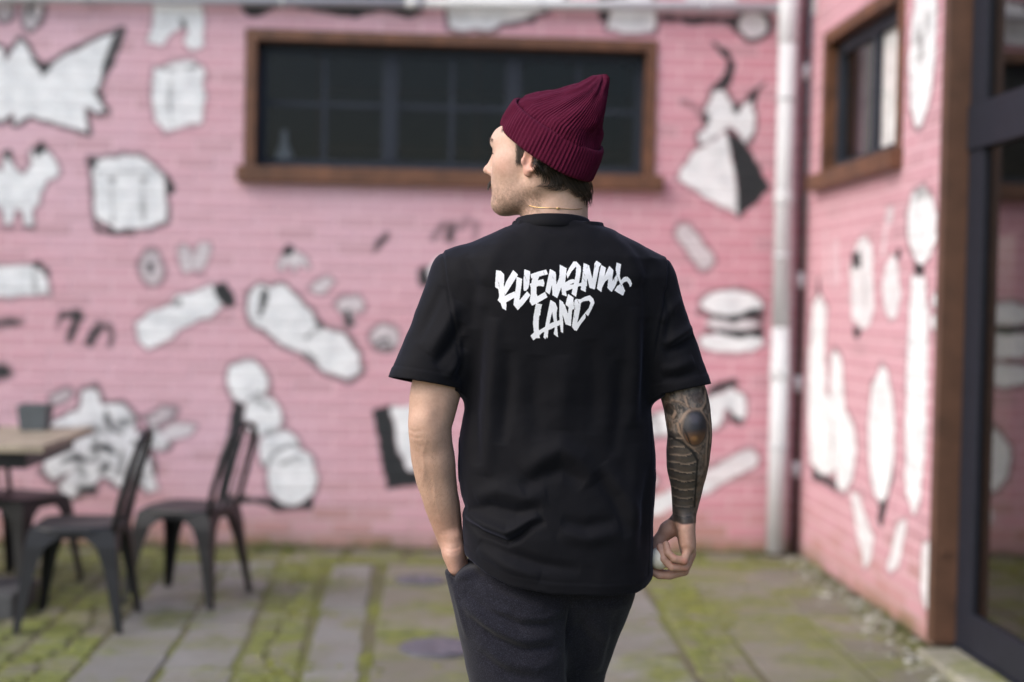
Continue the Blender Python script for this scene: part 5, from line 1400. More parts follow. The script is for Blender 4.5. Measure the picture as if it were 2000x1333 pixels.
capT = (fc[:, 2] > NECKZ(fc) - 0.008) & (fn[:, 2] > 0.85)
V, F = drop_faces(V, F, ~(capL | capR | capB | capT))
def border(V, F):
    E = np.sort(np.concatenate([F[:, [0, 1]], F[:, [1, 2]], F[:, [2, 3]], F[:, [3, 0]]]), 1)
    k, c = np.unique(E[:, 0].astype(np.int64) * len(V) + E[:, 1], return_counts=True)
    k = k[c == 1]; m_ = np.zeros(len(V), bool); m_[k // len(V)] = True; m_[k % len(V)] = True
    return m_
def trim(V, F):
    e = border(V, F)
    b = e & (V[:, 2] < 0.96); V[b, 2] = HEMZ(V[b])
    for H_, n_, q in ((LH, LNn, V[:, 0] < 0.11), (RH, RNn, V[:, 0] > 0.41)):
        b = e & q & (V[:, 2] > 1.0) & (V[:, 2] < 1.4); V[b] -= ((V[b] - H_) @ n_)[:, None] * n_
    b = e & (V[:, 2] > 1.57); V[b, 2] = NECKZ(V[b]) - 0.002
    return V
for _ in range(3): V = relax(V, F, 1, 0.5); V = trim(V, F)
SHIRT_FOLDS = [
    # low left: cloth caught over the wrist and pocket
    ([(0.0663,3,0.9777),(0.1046,3,0.9586),(0.1538,3,0.9439),(0.1742,3,0.955),(0.202,3,0.9794),(0.2302,3,0.9884)], -0.0075, 0.008), ([(0.0693,3,0.9908),(0.1098,3,0.9739),(0.1534,3,0.9613),(0.1804,3,0.9747),(0.218,3,0.9992)], 0.0075, 0.012),
    ([(0.0995,3,0.9433),(0.1597,3,0.92),(0.2254,3,0.901),(0.3021,3,0.8909)], -0.004, 0.012), ([(0.0945,3,0.9236),(0.1548,3,0.8948),(0.2205,3,0.8737)], 0.004, 0.013),
    ([(0.0767,3,1.0029),(0.1198,3,1.0143),(0.1689,3,1.004),(0.2231,3,1.0156)], -0.0045, 0.012), ([(0.087,3,1.0302),(0.1354,3,1.0471),(0.19,3,1.0337),(0.2334,3,1.043)], 0.004, 0.016),
    # the bulge over the small of the back and the drag lines that leave it
    ([(0.1891,3,1.0805),(0.2264,3,1.1191),(0.2587,3,1.1348),(0.2973,3,1.1147),(0.3311,3,1.0661)], 0.006, 0.022), ([(0.1788,3,1.0531),(0.2217,3,1.0809),(0.2651,3,1.0924),(0.3093,3,1.0658)], -0.004, 0.016),
    ([(0.3306,3,1.0879),(0.3701,3,1.0338),(0.4046,3,0.9577)], -0.0035, 0.013), ([(0.3498,3,1.11),(0.3917,3,1.0451),(0.4274,3,0.9689)], 0.004, 0.016),
    ([(0.2618,3,0.9888),(0.3111,3,0.9785),(0.3765,3,0.9902)], -0.0035, 0.014), ([(0.2568,3,0.9669),(0.3171,3,0.9545),(0.388,3,0.9663)], 0.0035, 0.015),
    ([(0.453,3,1.1005),(0.4418,3,1.0129),(0.4383,3,0.9252)], -0.004, 0.012), ([(0.4191,3,1.1437),(0.4106,3,1.0344),(0.4069,3,0.903)], 0.0035, 0.016),
    # long soft folds from the shoulder blades
    ([(0.0956,3,1.4204),(0.0869,3,1.3121),(0.0836,3,1.2038),(0.0911,3,1.0954)], -0.0045, 0.014), ([(0.1231,3,1.3993),(0.1198,3,1.2911),(0.1115,3,1.1609),(0.1078,3,1.0739)], 0.0050, 0.017),
    ([(0.1514,3,1.3349),(0.1482,3,1.2265),(0.139,3,1.1396)], -0.0035, 0.014), ([(0.4329,3,1.4054),(0.4376,3,1.2967),(0.4357,3,1.1876)], -0.0045, 0.013), ([(0.4062,3,1.4266),(0.4113,3,1.2962),(0.4074,3,1.1763)], 0.0048, 0.017),
    ([(0.3802,3,1.3174),(0.3805,3,1.2086),(0.3682,3,1.1212)], -0.0035, 0.015), ([(0.2601,3,1.3261),(0.2639,3,1.2502),(0.259,3,1.174)], 0.003, 0.022), ([(0.3139,3,1.3596),(0.3271,3,1.2512),(0.3235,3,1.1641)], -0.0028, 0.02), ([(0.2058,3,1.3251),(0.2035,3,1.2274),(0.2148,3,1.1516)], -0.0028, 0.02),
    # shoulders
    ([(0.0558,3,1.5274),(0.0786,3,1.4632),(0.0749,3,1.3768)], -0.0028, 0.012), ([(0.4432,3,1.5304),(0.4293,3,1.4704),(0.4356,3,1.3837)], -0.0030, 0.012), ([(0.1573,3,1.5814),(0.1151,3,1.5287),(0.1002,3,1.4636)], 0.0022, 0.02), ([(0.3416,3,1.5856),(0.3917,3,1.5401),(0.4162,3,1.4702)], 0.0028, 0.018), ([(0.369,3,1.5797),(0.4191,3,1.5353),(0.4375,3,1.4923)], -0.0020, 0.012),
    ([(0.1896,3,1.5896),(0.2493,3,1.5835),(0.3089,3,1.5902)], -0.0015, 0.010),
    # left sleeve
    ([(0.0469,3,1.4302),(0.0209,3,1.3757),(-0.0125,3,1.3211)], 0.0045, 0.014), ([(0.0552,3,1.3872),(0.0324,3,1.3414),(0.0008,3,1.2976)], -0.0045, 0.010), ([(0.0595,3,1.3333),(0.0439,3,1.3005),(0.0207,3,1.2731)], 0.004, 0.011), ([(0.0139,3,1.4619),(-0.0098,3,1.4053),(-0.0377,3,1.3444)], -0.0030, 0.011), ([(0.059,3,1.3603),(0.0545,3,1.3115),(0.0468,3,1.266)], -0.0035, 0.009),
    # right sleeve
    ([(0.4725,3,1.3495),(0.505,3,1.3687),(0.5385,3,1.3878)], 0.0055, 0.010), ([(0.474,3,1.3322),(0.5087,3,1.3502),(0.5434,3,1.3694)], -0.0055, 0.009), ([(0.4682,3,1.3952),(0.4915,3,1.4282),(0.5152,3,1.445)], 0.0035, 0.011), ([(0.4682,3,1.2972),(0.4966,3,1.3021),(0.539,3,1.3203)], 0.004, 0.012), ([(0.4708,3,1.2809),(0.5015,3,1.2825),(0.5506,3,1.2965)], -0.0035, 0.009),
    ([(0.473,3,1.4713),(0.4833,3,1.4063),(0.4782,3,1.3409)], -0.003, 0.008),
]
N = vnormals(V, F)
h = 1.9 * fold_lines(V, SHIRT_FOLDS)
h = np.where(V[:, 1] < 3.03, h, 0.004 * (fbm(V, 9, 3) - 0.5))
h = h + 0.0055 * (fbm(V * np.array([1.0, 1.0, 0.45]), 13, 2) - 0.5) * sstep(1.58, 1.40, V[:, 2]) + 0.0022 * (fbm(V, 34, 2) - 0.5)
# armhole seams, and the doubled hems
def seam(V, A, ax, off, r):
    t = (V - A) @ ax; return np.exp(-((t - off) / r) ** 2)
axL = (LB_ - LA) / np.linalg.norm(LB_ - LA); axR = (RB_ - RA_) / np.linalg.norm(RB_ - RA_)
sxL = np.interp(V[:, 2], [1.30, 1.40, 1.47, 1.53], [0.052, 0.036, 0.020, 0.012]); sxR = np.interp(V[:, 2], [1.30, 1.40, 1.47, 1.53], [0.452, 0.466, 0.480, 0.486])
sm = (np.exp(-((V[:, 0] - sxL) / 0.0030) ** 2) + np.exp(-((V[:, 0] - sxR) / 0.0030) ** 2)) * sstep(1.30, 1.34, V[:, 2])
h -= 0.0022 * sm
h += 0.0012 * (np.exp(-((V[:, 0] - sxL - 0.006) / 0.004) ** 2) + np.exp(-((V[:, 0] - sxR + 0.006) / 0.004) ** 2)) * sstep(1.30, 1.34, V[:, 2])
hl = (LH - V) @ LNn; hr = (RH - V) @ RNn; hb = V[:, 2] - HEMZ(V)
isl = (V[:, 0] < 0.055); isr = (V[:, 0] > 0.455)
dh = np.where(isl & (V[:, 2] < 1.45), hl, np.where(isr & (V[:, 2] < 1.45), hr, hb))
h += 0.0011 * sstep(0.027, 0.022, dh) - 0.0012 * np.exp(-((dh - 0.0235) / 0.0022) ** 2)
h *= sstep(1.615, 1.598, V[:, 2])
V = V + N * h[:, None]
V = trim(V, F)
mt = Mat('black_cotton')
mt.base(mt.mix(mt.ramp(mt.noise(500, 2, 0.6), [(0.3, 0.0), (0.7, 1.0)]), (0.0026, 0.0026, 0.0040), (0.0044, 0.0044, 0.0068)))
mt.set(Roughness=0.74, Specular_IOR_Level=0.15, Sheen_Weight=0.09, Sheen_Roughness=0.45, Sheen_Tint=(0.65, 0.68, 1.0))
mt.bump(mt.math('ADD', mt.noise(1400, 2, 0.6), mt.math('MULTIPLY', mt.noise(60, 4, 0.6), 0.6)), 0.18, 0.0015)
tee = pobj('t_shirt', V, F, mt.m)
so = tee.modifiers.new('cloth', 'SOLIDIFY'); so.thickness = 0.0022; so.offset = -1.0
bvh_tee = BVHTree.FromPolygons([tuple(v) for v in V], [tuple(f) for f in F.tolist()])
# collar: ribbed band standing round the neck
cc = np.array((0.2423,3,1.607)); nseg = 220
rings = []
for t, r_, zz in ((0.0, 0.0060, -0.0200), (0.1, 0.0085, -0.0165), (0.45, 0.0072, -0.005), (0.8, 0.0048, 0.0035), (0.95, 0.0026, 0.0065), (1.0, -0.001, 0.0070), (0.95, -0.0035, 0.004), (0.5, -0.002, -0.008)):
    ring = []
    for k in range(nseg):
        a = 2 * math.pi * k / nseg
        rib = 0.0005 * math.cos(a * 110) if r_ > 0.003 else 0
        taper = -0.085 * (zz + 0.014)
        rx, ry = 0.0755 + r_ + rib + taper * 6 * 0.35, 0.0800 + r_ + rib + taper * 6 * 0.35
        drop = -0.022 * max(0.0, math.sin(a)) ** 1.5 - 0.006 * abs(math.cos(a)) ** 3
        ring.append((cc[0] + rx * math.cos(a), 2.994 + ry * math.sin(a), cc[2] + zz + drop + 0.0022))
    rings.append(ring)
Vc = np.array(rings).reshape(-1, 3); Fc = []
for i in range(len(rings) - 1):
    for k in range(nseg): Fc.append((i * nseg + k, i * nseg + (k + 1) % nseg, (i + 1) * nseg + (k + 1) % nseg, (i + 1) * nseg + k))
pobj('collar', Vc, np.array(Fc), mt.m, tee)

# the white brush lettering on the back: filled outlines (units: 1/2000 of the strip's width), laid on the cloth
LET = [
 # K
 [(180,240),(236,250),(278,292),(273,420),(285,560),(304,660),(300,730),(255,704),(235,640),(200,606),(218,560),(208,472),(166,440),(170,380)],
 [(385,240),(443,295),(335,470),(290,542),(268,470),(300,380)], [(270,560),(400,498),(425,560),(300,632),(250,640)],
 # L
 [(425,318),(492,348),(478,470),(458,610),(552,498),(592,545),(510,650),(440,726),(388,660),(400,560),(418,440)],
 # I
 [(520,230),(590,256),(578,400),(568,455),(540,490),(512,492),(506,440),(510,330)],
 # E
 [(640,270),(704,300),(668,400),(662,520),(690,590),(612,672),(580,622),(598,520),(596,430),(612,350)], [(594,290),(700,256),(782,235),(802,292),(742,306),(640,336),(600,342)],
 [(580,408),(680,366),(745,350),(762,400),(750,442),(700,430),(600,466)], [(600,604),(700,545),(768,505),(796,570),(690,632),(612,672)],
 # M
 [(828,228),(872,250),(868,360),(846,440),(822,538),(770,500),(786,420),(806,330)], [(828,228),(897,268),(904,420),(945,500),(914,582),(858,546),(848,400)],
 [(950,175),(1032,218),(1010,330),(975,420),(945,500),(915,560),(895,440),(940,330)], [(950,300),(1030,220),(1012,380),(1030,562),(974,540),(962,430)],
 # A
 [(1115,138),(1150,134),(1202,196),(1206,242),(1180,236),(1140,200),(1090,258),(1042,342),(1024,290),(1064,214)], [(1150,180),(1206,240),(1188,350),(1166,440),(1142,566),(1088,530),(1108,430),(1140,300)],
 [(1000,398),(1075,356),(1120,350),(1130,388),(1062,420),(1150,410),(1210,395),(1276,362),(1276,436),(1180,438),(1090,470),(1010,500)],
 # N
 [(1240,154),(1306,182),(1292,300),(1268,420),(1258,508),(1200,480),(1208,400),(1226,270)], [(1255,160),(1306,182),(1330,300),(1372,440),(1366,476),(1308,456),(1282,340)],
 [(1400,124),(1458,166),(1430,202),(1408,300),(1372,472),(1318,452),(1346,330),(1372,200),(1370,164)],
 # N
 [(1456,178),(1512,212),(1490,330),(1452,508),(1398,468),(1416,360),(1436,250)], [(1556,190),(1606,242),(1590,340),(1596,440),(1580,507),(1528,460),(1540,350),(1500,380),(1464,450),(1490,320)],
 [(1560,440),(1600,360),(1642,296),(1664,360),(1620,450),(1580,507)],
 # S
 [(1650,148),(1706,166),(1692,240),(1684,310),(1704,390),(1752,492),(1724,552),(1664,520),(1616,488),(1650,438),(1690,410),(1648,310),(1634,226)], [(1684,380),(1740,324),(1778,318),(1822,360),(1840,405),(1832,430),(1814,446),(1800,410),(1776,376),(1742,384),(1700,424)],
 # L
 [(658,642),(732,658),(716,720),(712,782),(698,800),(690,900),(698,1010),(708,1066),(660,1070),(630,1096),(595,1040),(636,1000),(624,890),(630,800),(648,700)], [(680,985),(770,930),(850,880),(952,848),(962,902),(830,962),(740,1000),(706,1034)],
 # A
 [(832,604),(892,640),(862,720),(840,800),(812,950),(800,1075),(782,1050),(776,1080),(752,1060),(772,920),(800,760)], [(834,604),(892,640),(916,700),(908,760),(912,900),(928,1058),(874,1020),(888,940),(870,840),(846,710)],
 # N
 [(940,598),(990,634),(978,780),(990,900),(986,1006),(962,990),(946,880),(938,740)], [(940,598),(1004,660),(1040,760),(1084,850),(1080,922),(1018,900),(980,780)],
 [(1046,530),(1112,576),(1098,700),(1088,800),(1082,920),(1040,860),(1046,760),(1052,694),(1014,660)],
 # D
 [(1140,590),(1204,600),(1190,720),(1170,830),(1132,982),(1094,930),(1112,800),(1124,714),(1100,720),(1060,694),(1104,640)], [(1178,606),(1250,566),(1310,548),(1352,588),(1366,640),(1330,720),(1290,800),(1256,772),(1298,700),(1318,640),(1300,612),(1230,620),(1196,642)],
 [(1300,700),(1290,800),(1255,770),(1262,820),(1200,900),(1150,982),(1098,930),(1170,870),(1220,800)],
]
STEP = 4.0
nx, ny = int(2000 / STEP), int(1188 / STEP)
gx, gy = np.meshgrid((np.arange(nx) + 0.5) * STEP, (np.arange(ny) + 0.5) * STEP)
ink = np.zeros((ny, nx), bool)
for poly in LET:
    P_ = np.array(poly, float); c = np.zeros((ny, nx), bool)
    for a, b in zip(P_, np.roll(P_, -1, 0)):
        cc_ = (a[1] > gy) != (b[1] > gy)
        if abs(b[1] - a[1]) > 1e-9: c ^= cc_ & (gx < a[0] + (gy - a[1]) * (b[0] - a[0]) / (b[1] - a[1]))
    ink |= c
# dry-brush scratches
for k in range(26):
    x0, y0 = RNG.uniform(180, 1800), RNG.uniform(150, 1050); a = math.radians(RNG.uniform(60, 110)); L = RNG.uniform(30, 110)
    dx, dy = gx - x0, gy - y0; t = dx * math.cos(a) + dy * math.sin(a); s = -dx * math.sin(a) + dy * math.cos(a)
    ink &= ~((np.abs(t) < L / 2) & (np.abs(s) < 2.2) & (RNG.random((ny, nx)) < 0.75))
PTL, PTR, PBL = np.array((0.0933,3,1.539)), np.array((0.4407,3,1.5466)), np.array((0.0973,3,1.334))
vi = -np.ones((ny + 1, nx + 1), int); Vp = []; Fp = []
def pv(i, j):
    if vi[i, j] < 0:
        u, v = j * STEP / 2000, i * STEP / 1188
        q = PTL + (PTR - PTL) * u + (PBL - PTL) * v
        q = q + (q - np.array([0, 0, 1.43])) * (-0.038)
        hit = bvh_tee.ray_cast(Vector((q[0], 2.5, q[2])), Vector((0, 1, 0)))
        w = hit[0] + hit[1] * 0.0007 if hit[0] is not None else Vector((q[0], 2.9, q[2]))
        if hit[0] is not None and hit[1].y > 0: w = hit[0] - hit[1] * 0.0007
        vi[i, j] = len(Vp); Vp.append(tuple(w))
    return vi[i, j]
for i, j in np.argwhere(ink):
    Fp.append((pv(i, j), pv(i + 1, j), pv(i + 1, j + 1), pv(i, j + 1)))
mi = Mat('screen_print'); mi.base(mi.ramp(mi.noise(300, 3, 0.6), [(0.2, (0.70, 0.71, 0.76)), (0.6, (0.80, 0.81, 0.85))])).set(Roughness=0.6)
pr_ = pobj('shirt_print', np.array(Vp), np.array(Fp), mi.m, tee)
pr_['label'] = 'white brush lettering in two lines across the back'

# ---------------------------------------------------------------- trousers
LT = np.array([(0.0995,3,0.9433),(0.0996,3,0.8801),(0.063,3,0.8688),(0.0284,3,0.8619),(0.0355,3,0.8337),(0.0495,3,0.7793),(0.0625,3,0.7248),(0.0755,3,0.6702),(0.0873,3,0.621)])
RTm = np.array([(0.2922,3,0.9455),(0.2936,3,0.8799),(0.2945,3,0.8361),(0.2945,3,0.7813),(0.2946,3,0.7265),(0.2936,3,0.6716),(0.2924,3,0.6222)])
LR = np.array([(0.2572,3,0.9451),(0.2607,3,0.781),(0.2563,3,0.7262),(0.2411,3,0.6713),(0.2257,3,0.6218)])
RR = np.array([(0.4323,3,0.9471),(0.4416,3,0.8265),(0.4377,3,0.8045),(0.4255,3,0.7605),(0.4143,3,0.7219),(0.4022,3,0.6723),(0.3901,3,0.6227)])
zb = LT[-1, 2]
def leg_loft(Lc, Rc, yc, front, back_, foot):
    """half of the trousers: the visible outline above, a straight taper to the hem below"""
    fx, fy, fw = foot
    zl = np.concatenate([[0.05], Lc[::-1, 2]]); xl = np.concatenate([[fx - fw], Lc[::-1, 0]])
    zr = np.concatenate([[0.05], Rc[::-1, 2]]); xr = np.concatenate([[fx + fw], Rc[::-1, 0]])
    zz = np.array([0.05, 0.45, 0.65, 0.80, 0.87, 0.95]);
    cy = np.interp(zz, [0.05, 0.95], [fy, yc]) if not isinstance(yc, (list, tuple)) else np.array(yc)
    fr_, bk = np.array(front), np.array(back_)
    def f(p):
        z = p[:, 2]
        a, b = np.interp(z, zl, xl), np.interp(z, zr, xr)
        w, cx = (b - a) / 2, (a + b) / 2
        dy = p[:, 1] - np.interp(z, zz, cy)
        dd = np.where(dy < 0, np.interp(z, zz, bk), np.interp(z, zz, fr_))
        q = (np.abs((p[:, 0] - cx) / w) ** 2.2 + np.abs(dy / dd) ** 2.2) ** (1 / 2.2)
        return np.maximum((q - 1) * np.minimum(w, dd) * 0.65, np.maximum(z - 0.93, 0.055 - z))
    return f
legL = leg_loft(LT, RTm, [2.84, 2.93, 2.965, 2.985, 2.997, 3.0], [0.085, 0.085, 0.095, 0.105, 0.10, 0.09], [0.085, 0.088, 0.100, 0.106, 0.075, 0.05], (0.15, 2.84, 0.085))
legR = leg_loft(LR, RR, [3.28, 3.20, 3.10, 3.03, 3.01, 3.0], [0.085, 0.085, 0.095, 0.105, 0.10, 0.09], [0.085, 0.085, 0.095, 0.100, 0.08, 0.05], (0.27, 3.28, 0.085))
VXZ = np.array([(0.0085,3,0.8835),(0.027,3,0.8782),(0.0471,3,0.8512),(0.0739,3,0.8646),(0.1041,3,0.8769),(0.1274,3,0.9054),(0.1538,3,0.9439)])
VX, VZ = VXZ[:, 0], VXZ[:, 2]
V, F = surface_nets([Func(legL, 0.0), Func(legR, 0.020), Ell((0.2816,3.005,0.846), (0.10, 0.080, 0.085), 0.03), Func(lambda p: np.interp(p[:, 0], VX, VZ) - p[:, 2], 0.004, 's')], (-0.02, 2.70, 0.03), (0.52, 3.42, 0.95), 0.0034)
V = relax(V, F, 3, 0.5)
N = vnormals(V, F)
TR_FOLDS = [
    ([(0.0691,3,0.834),(0.1186,3,0.7995),(0.1844,3,0.7738),(0.2554,3,0.7701)], -0.0050, 0.008), ([(0.0641,3,0.8121),(0.1137,3,0.7743),(0.1795,3,0.7453),(0.2614,3,0.746)], 0.0050, 0.011),
    ([(0.0809,3,0.785),(0.1305,3,0.7471),(0.1964,3,0.7225),(0.2618,3,0.7263)], -0.0048, 0.008), ([(0.0959,3,0.8473),(0.1562,3,0.8239),(0.2384,3,0.8006)], 0.0045, 0.011), ([(0.1732,3,0.7912),(0.2278,3,0.7851),(0.2779,3,0.7943)], 0.003, 0.009),
    ([(0.0926,3,0.7414),(0.1477,3,0.7013),(0.2189,3,0.6876),(0.2786,3,0.7066)], 0.0040, 0.013), ([(0.104,3,0.7141),(0.1591,3,0.6762),(0.2303,3,0.6624)], -0.0035, 0.010),
    ([(0.0502,3,0.8556),(0.0739,3,0.8646),(0.1009,3,0.8725)], 0.0065, 0.006), ([(0.0461,3,0.8447),(0.0623,3,0.7903),(0.0785,3,0.7358)], 0.003, 0.006),
    ([(0.2906,3,0.8142),(0.2905,3,0.7155),(0.2902,3,0.6244)], -0.006, 0.006), ([(0.3372,3,0.7817),(0.3713,3,0.7271),(0.3623,3,0.6391)], 0.004, 0.014), ([(0.3918,3,0.7931),(0.3825,3,0.7162),(0.3735,3,0.6281)], -0.003, 0.010),
    ([(0.3046,3,0.7705),(0.3329,3,0.7268),(0.3291,3,0.6499)], -0.003, 0.010),
]
h = 1.6 * fold_lines(V, TR_FOLDS) * (V[:, 1] < 3.06) + 0.004 * (fbm(V, 16, 3) - 0.5) * sstep(0.93, 0.80, V[:, 2])
h += 0.006 * np.sin(V[:, 2] * 70 + 4 * fbm(V, 6, 2)) * sstep(0.30, 0.10, V[:, 2])
V = V + N * h[:, None]
mtr = Mat('marl_jersey')
n_a = mtr.noise(900, 2, 0.6); n_b = mtr.noise(420, 3, 0.7)
mtr.base(mtr.mix(mtr.ramp(mtr.math('MULTIPLY', n_a, n_b), [(0.24, 0.0), (0.36, 1.0)]), (0.0085, 0.0085, 0.0130), (0.031, 0.031, 0.044)))
mtr.set(Roughness=0.9, Specular_IOR_Level=0.12, Sheen_Weight=0.10, Sheen_Roughness=0.5)
mtr.bump(mtr.math('ADD', n_a, mtr.noise(70, 4, 0.6)), 0.3, 0.0015)
pobj('trousers', V, F, mtr.m)
# plain dark trainers under the trouser hems (below the photograph's edge)
msh = plain('shoe_leather', (0.02, 0.02, 0.022), 0.5); mso = plain('shoe_sole', (0.55, 0.55, 0.53), 0.6)
for (x, y) in ((0.15, 2.84), (0.27, 3.28)):
    fn_ = [Cone((x, y - 0.03, 0.06), (x, y + 0.17, 0.045), 0.042, 0.036, 0.02), Cone((x, y, 0.06), (x, y, 0.11), 0.042, 0.046, 0.02)]
    V, F = surface_nets(fn_, (x - .08, y - .12, 0.0), (x + .08, y + .26, 0.18), 0.006)
    V[:, 2] = np.maximum(V[:, 2], 0.022)
    sh = pobj('shoe', V, F, msh)
    V, F = surface_nets([Cone((x, y - 0.03, 0.02), (x, y + 0.17, 0.02), 0.046, 0.042, 0.02)], (x - .08, y - .12, -0.04), (x + .08, y + .26, 0.08), 0.006)
    V[:, 2] = np.clip(V[:, 2], 0.001, 0.024)
    pobj('sole', V, F, mso, sh)

# ---------------------------------------------------------------- beanie
def ring_pts(Lp, Rp, yl, yr, bn, n, rib_n, rib_a, ph=0.0, dent=None):
    """knitted ring from its two extreme points and the half-axis towards the viewer"""
    Lp = np.array([Lp[0], yl, Lp[2]]); Rp = np.array([Rp[0], yr, Rp[2]])
    c, a = (Lp + Rp) / 2, (Rp - Lp) / 2; bn = np.array(bn)
    t = 2 * math.pi * np.arange(n) / n + ph
    r = 1 + rib_a / np.linalg.norm(a) * np.cos(rib_n * t + 0.9 * np.sin(3 * t + 40 * c[2]) + 0.6 * np.sin(7 * t - 25 * c[2])) * (0.8 + 0.35 * np.sin(11 * t + 60 * c[2]))
    if dent is not None: r = r + dent(t)
    return c + (np.cos(t) * r)[:, None] * a + (np.sin(t) * r)[:, None] * bn
def ring_mesh(rings):
    n = len(rings[0]); V = np.concatenate(rings); F = []
    k = np.arange(n); kn = (k + 1) % n
    for i in range(len(rings) - 1): F.append(np.stack([i * n + k, i * n + kn, (i + 1) * n + kn, (i + 1) * n + k], 1))
    return V, np.concatenate(F)
NS, RB = 960, 80
mk = Mat('rib_knit')
mk.base(mk.mix(mk.ramp(mk.noise(700, 2, 0.6), [(0.3, 0.0), (0.7, 1.0)]), (0.042, 0.0016, 0.0115), (0.085, 0.0040, 0.0240)))
mk.set(Roughness=0.90, Specular_IOR_Level=0.15, Sheen_Weight=0.08, Sheen_Roughness=0.45, Sheen_Tint=(1.0, 0.25, 0.55))
mk.bump(mk.math('ADD', mk.noise(1300, 2, 0.7), mk.math('MULTIPLY', mk.noise(350, 2, 0.6), 0.7)), 0.5, 0.0018)
cuff_lo = ((0.1291,3,1.8022), (0.3197,3,1.6952)); cuff_hi = ((0.1593,3,1.8567), (0.3411,3,1.7605))
def mixp(a, b, t): return tuple(np.array(a) * (1 - t) + np.array(b) * t)
BN = np.array([0.0, -0.101, -0.038])
rings = []
#  t along the cuff, radial growth, rib amplitude
for t, g, ra in ((0.10, -0.008, 0.0), (0.02, -0.006, 0.0), (-0.02, 0.000, 0.0006), (0.03, 0.0028, 0.0010), (0.12, 0.0040, 0.0013), (0.3, 0.0046, 0.0013), (0.5, 0.0050, 0.0013), (0.7, 0.0048, 0.0013), (0.88, 0.0042, 0.0013), (0.96, 0.0028, 0.0010), (1.0, 0.0, 0.0005), (0.97, -0.004, 0.0), (0.85, -0.006, 0.0)):
    L_, R_p = mixp(cuff_lo[0], cuff_hi[0], t), mixp(cuff_lo[1], cuff_hi[1], t)
    e = np.array(R_p) - np.array(L_p if False else L_); e = e / np.linalg.norm(e)
    wob_ = lambda tt: 0.012 * np.sin(3 * tt + 1.0) * t
    rings.append(ring_pts(np.array(L_) - e * g, np.array(R_p) + e * g, 3.004, 2.978, BN * (1 + g / 0.092), NS, RB, ra, 0.0, wob_))
Vb, Fb = ring_mesh(rings)
hc_ = np.array((0.2398,3,1.7794)); rd = Vb - hc_; rd /= np.linalg.norm(rd, axis=1)[:, None]
Vb = Vb + rd * (0.0050 * (fbm(Vb, 24, 2) - 0.5) + 0.0022 * (fbm(Vb, 70, 2) - 0.5))[:, None]
beanie = pobj('beanie', Vb, Fb, mk.m)
crown_L = [(0.1608,3,1.8353),(0.1691,3,1.8527),(0.1797,3,1.8626),(0.2055,3,1.8708),(0.2377,3,1.8793),(0.2679,3,1.8866),(0.2915,3,1.8937),(0.3065,3,1.9016),(0.3172,3,1.9094),(0.3215,3,1.9117),(0.3269,3,1.9119)]
crown_R = [(0.3295,3,1.7429),(0.3356,3,1.7625),(0.3386,3,1.7733),(0.3415,3,1.7907),(0.3411,3,1.81),(0.3427,3,1.8338),(0.3466,3,1.8576),(0.3505,3,1.877),(0.3523,3,1.8922),(0.351,3,1.9029),(0.3465,3,1.9092)]
dep = [0.094, 0.099, 0.100, 0.098, 0.091, 0.079, 0.064, 0.047, 0.032, 0.022, 0.012]; sag = [0.036, 0.036, 0.033, 0.030, 0.025, 0.019, 0.013, 0.008, 0.005, 0.003, 0.0]
S_ = np.linspace(0, 1, len(dep)); SS = np.linspace(0, 1, 70)
rings = []
for s in SS:
    L_ = [np.interp(s, S_, np.array(crown_L)[:, k]) for k in range(3)]; Rp_ = [np.interp(s, S_, np.array(crown_R)[:, k]) for k in range(3)]
    b = np.interp(s, S_, dep); g = np.interp(s, S_, sag)
    amp = 0.0013 * (1 - 0.25 * s) * min(1.0, 0.3 + np.linalg.norm(np.array(Rp_) - np.array(L_)) / 0.08)
    def dent(tt, s=s):
        # tucks: a long fold below the top edge, a hollow above the cuff at the back, the gathered seam towards the tip
        d = -0.060 * np.exp(-((tt - 2.53 - 1.0 * (s - 0.45)) / 0.16) ** 2) * np.exp(-((s - 0.50) / 0.30) ** 2)
        d += 0.040 * np.exp(-((tt - 2.88 - 0.9 * (s - 0.45)) / 0.14) ** 2) * np.exp(-((s - 0.5) / 0.35) ** 2)
        d += -0.100 * np.exp(-((tt - 0.93) / 0.45) ** 2) * np.exp(-((s - 0.24) / 0.14) ** 2)
        d += 0.055 * np.exp(-((tt - 1.08) / 0.5) ** 2) * np.exp(-((s - 0.52) / 0.15) ** 2)
        d += -0.065 * np.exp(-((tt - 2.13) / 0.30) ** 2) * np.exp(-((s - 0.30) / 0.2) ** 2)
        d += -0.16 * np.exp(-((tt - 1.43) / 0.13) ** 2) * sstep(0.40, 0.75, np.full_like(tt, s))
        d += 0.10 * np.exp(-((tt - 1.68) / 0.13) ** 2) * sstep(0.45, 0.8, np.full_like(tt, s)) + 0.08 * np.exp(-((tt - 1.13) / 0.16) ** 2) * sstep(0.5, 0.8, np.full_like(tt, s))
        d += 0.010 * np.sin(5 * tt + 9 * s) + 0.008 * np.sin(3 * tt - 14 * s)
        return d
    rings.append(ring_pts(L_, Rp_, 3.002 - 0.01 * s, 2.975 - 0.02 * s, (0, -b, -g), NS, RB, amp, 0.0, dent))
rings.append(np.tile(rings[-1].mean(0) + np.array([0, 0, 0.001]), (NS, 1)))
Vb, Fb = ring_mesh(rings)
hc_ = np.array((0.2605,3,1.8229)); rd = Vb - hc_; rd /= np.linalg.norm(rd, axis=1)[:, None]
Vb = Vb + rd * (0.0105 * (fbm(Vb, 24, 2) - 0.5) + 0.004 * (fbm(Vb, 60, 2) - 0.5))[:, None]
pobj('crown', Vb, Fb, mk.m, beanie)

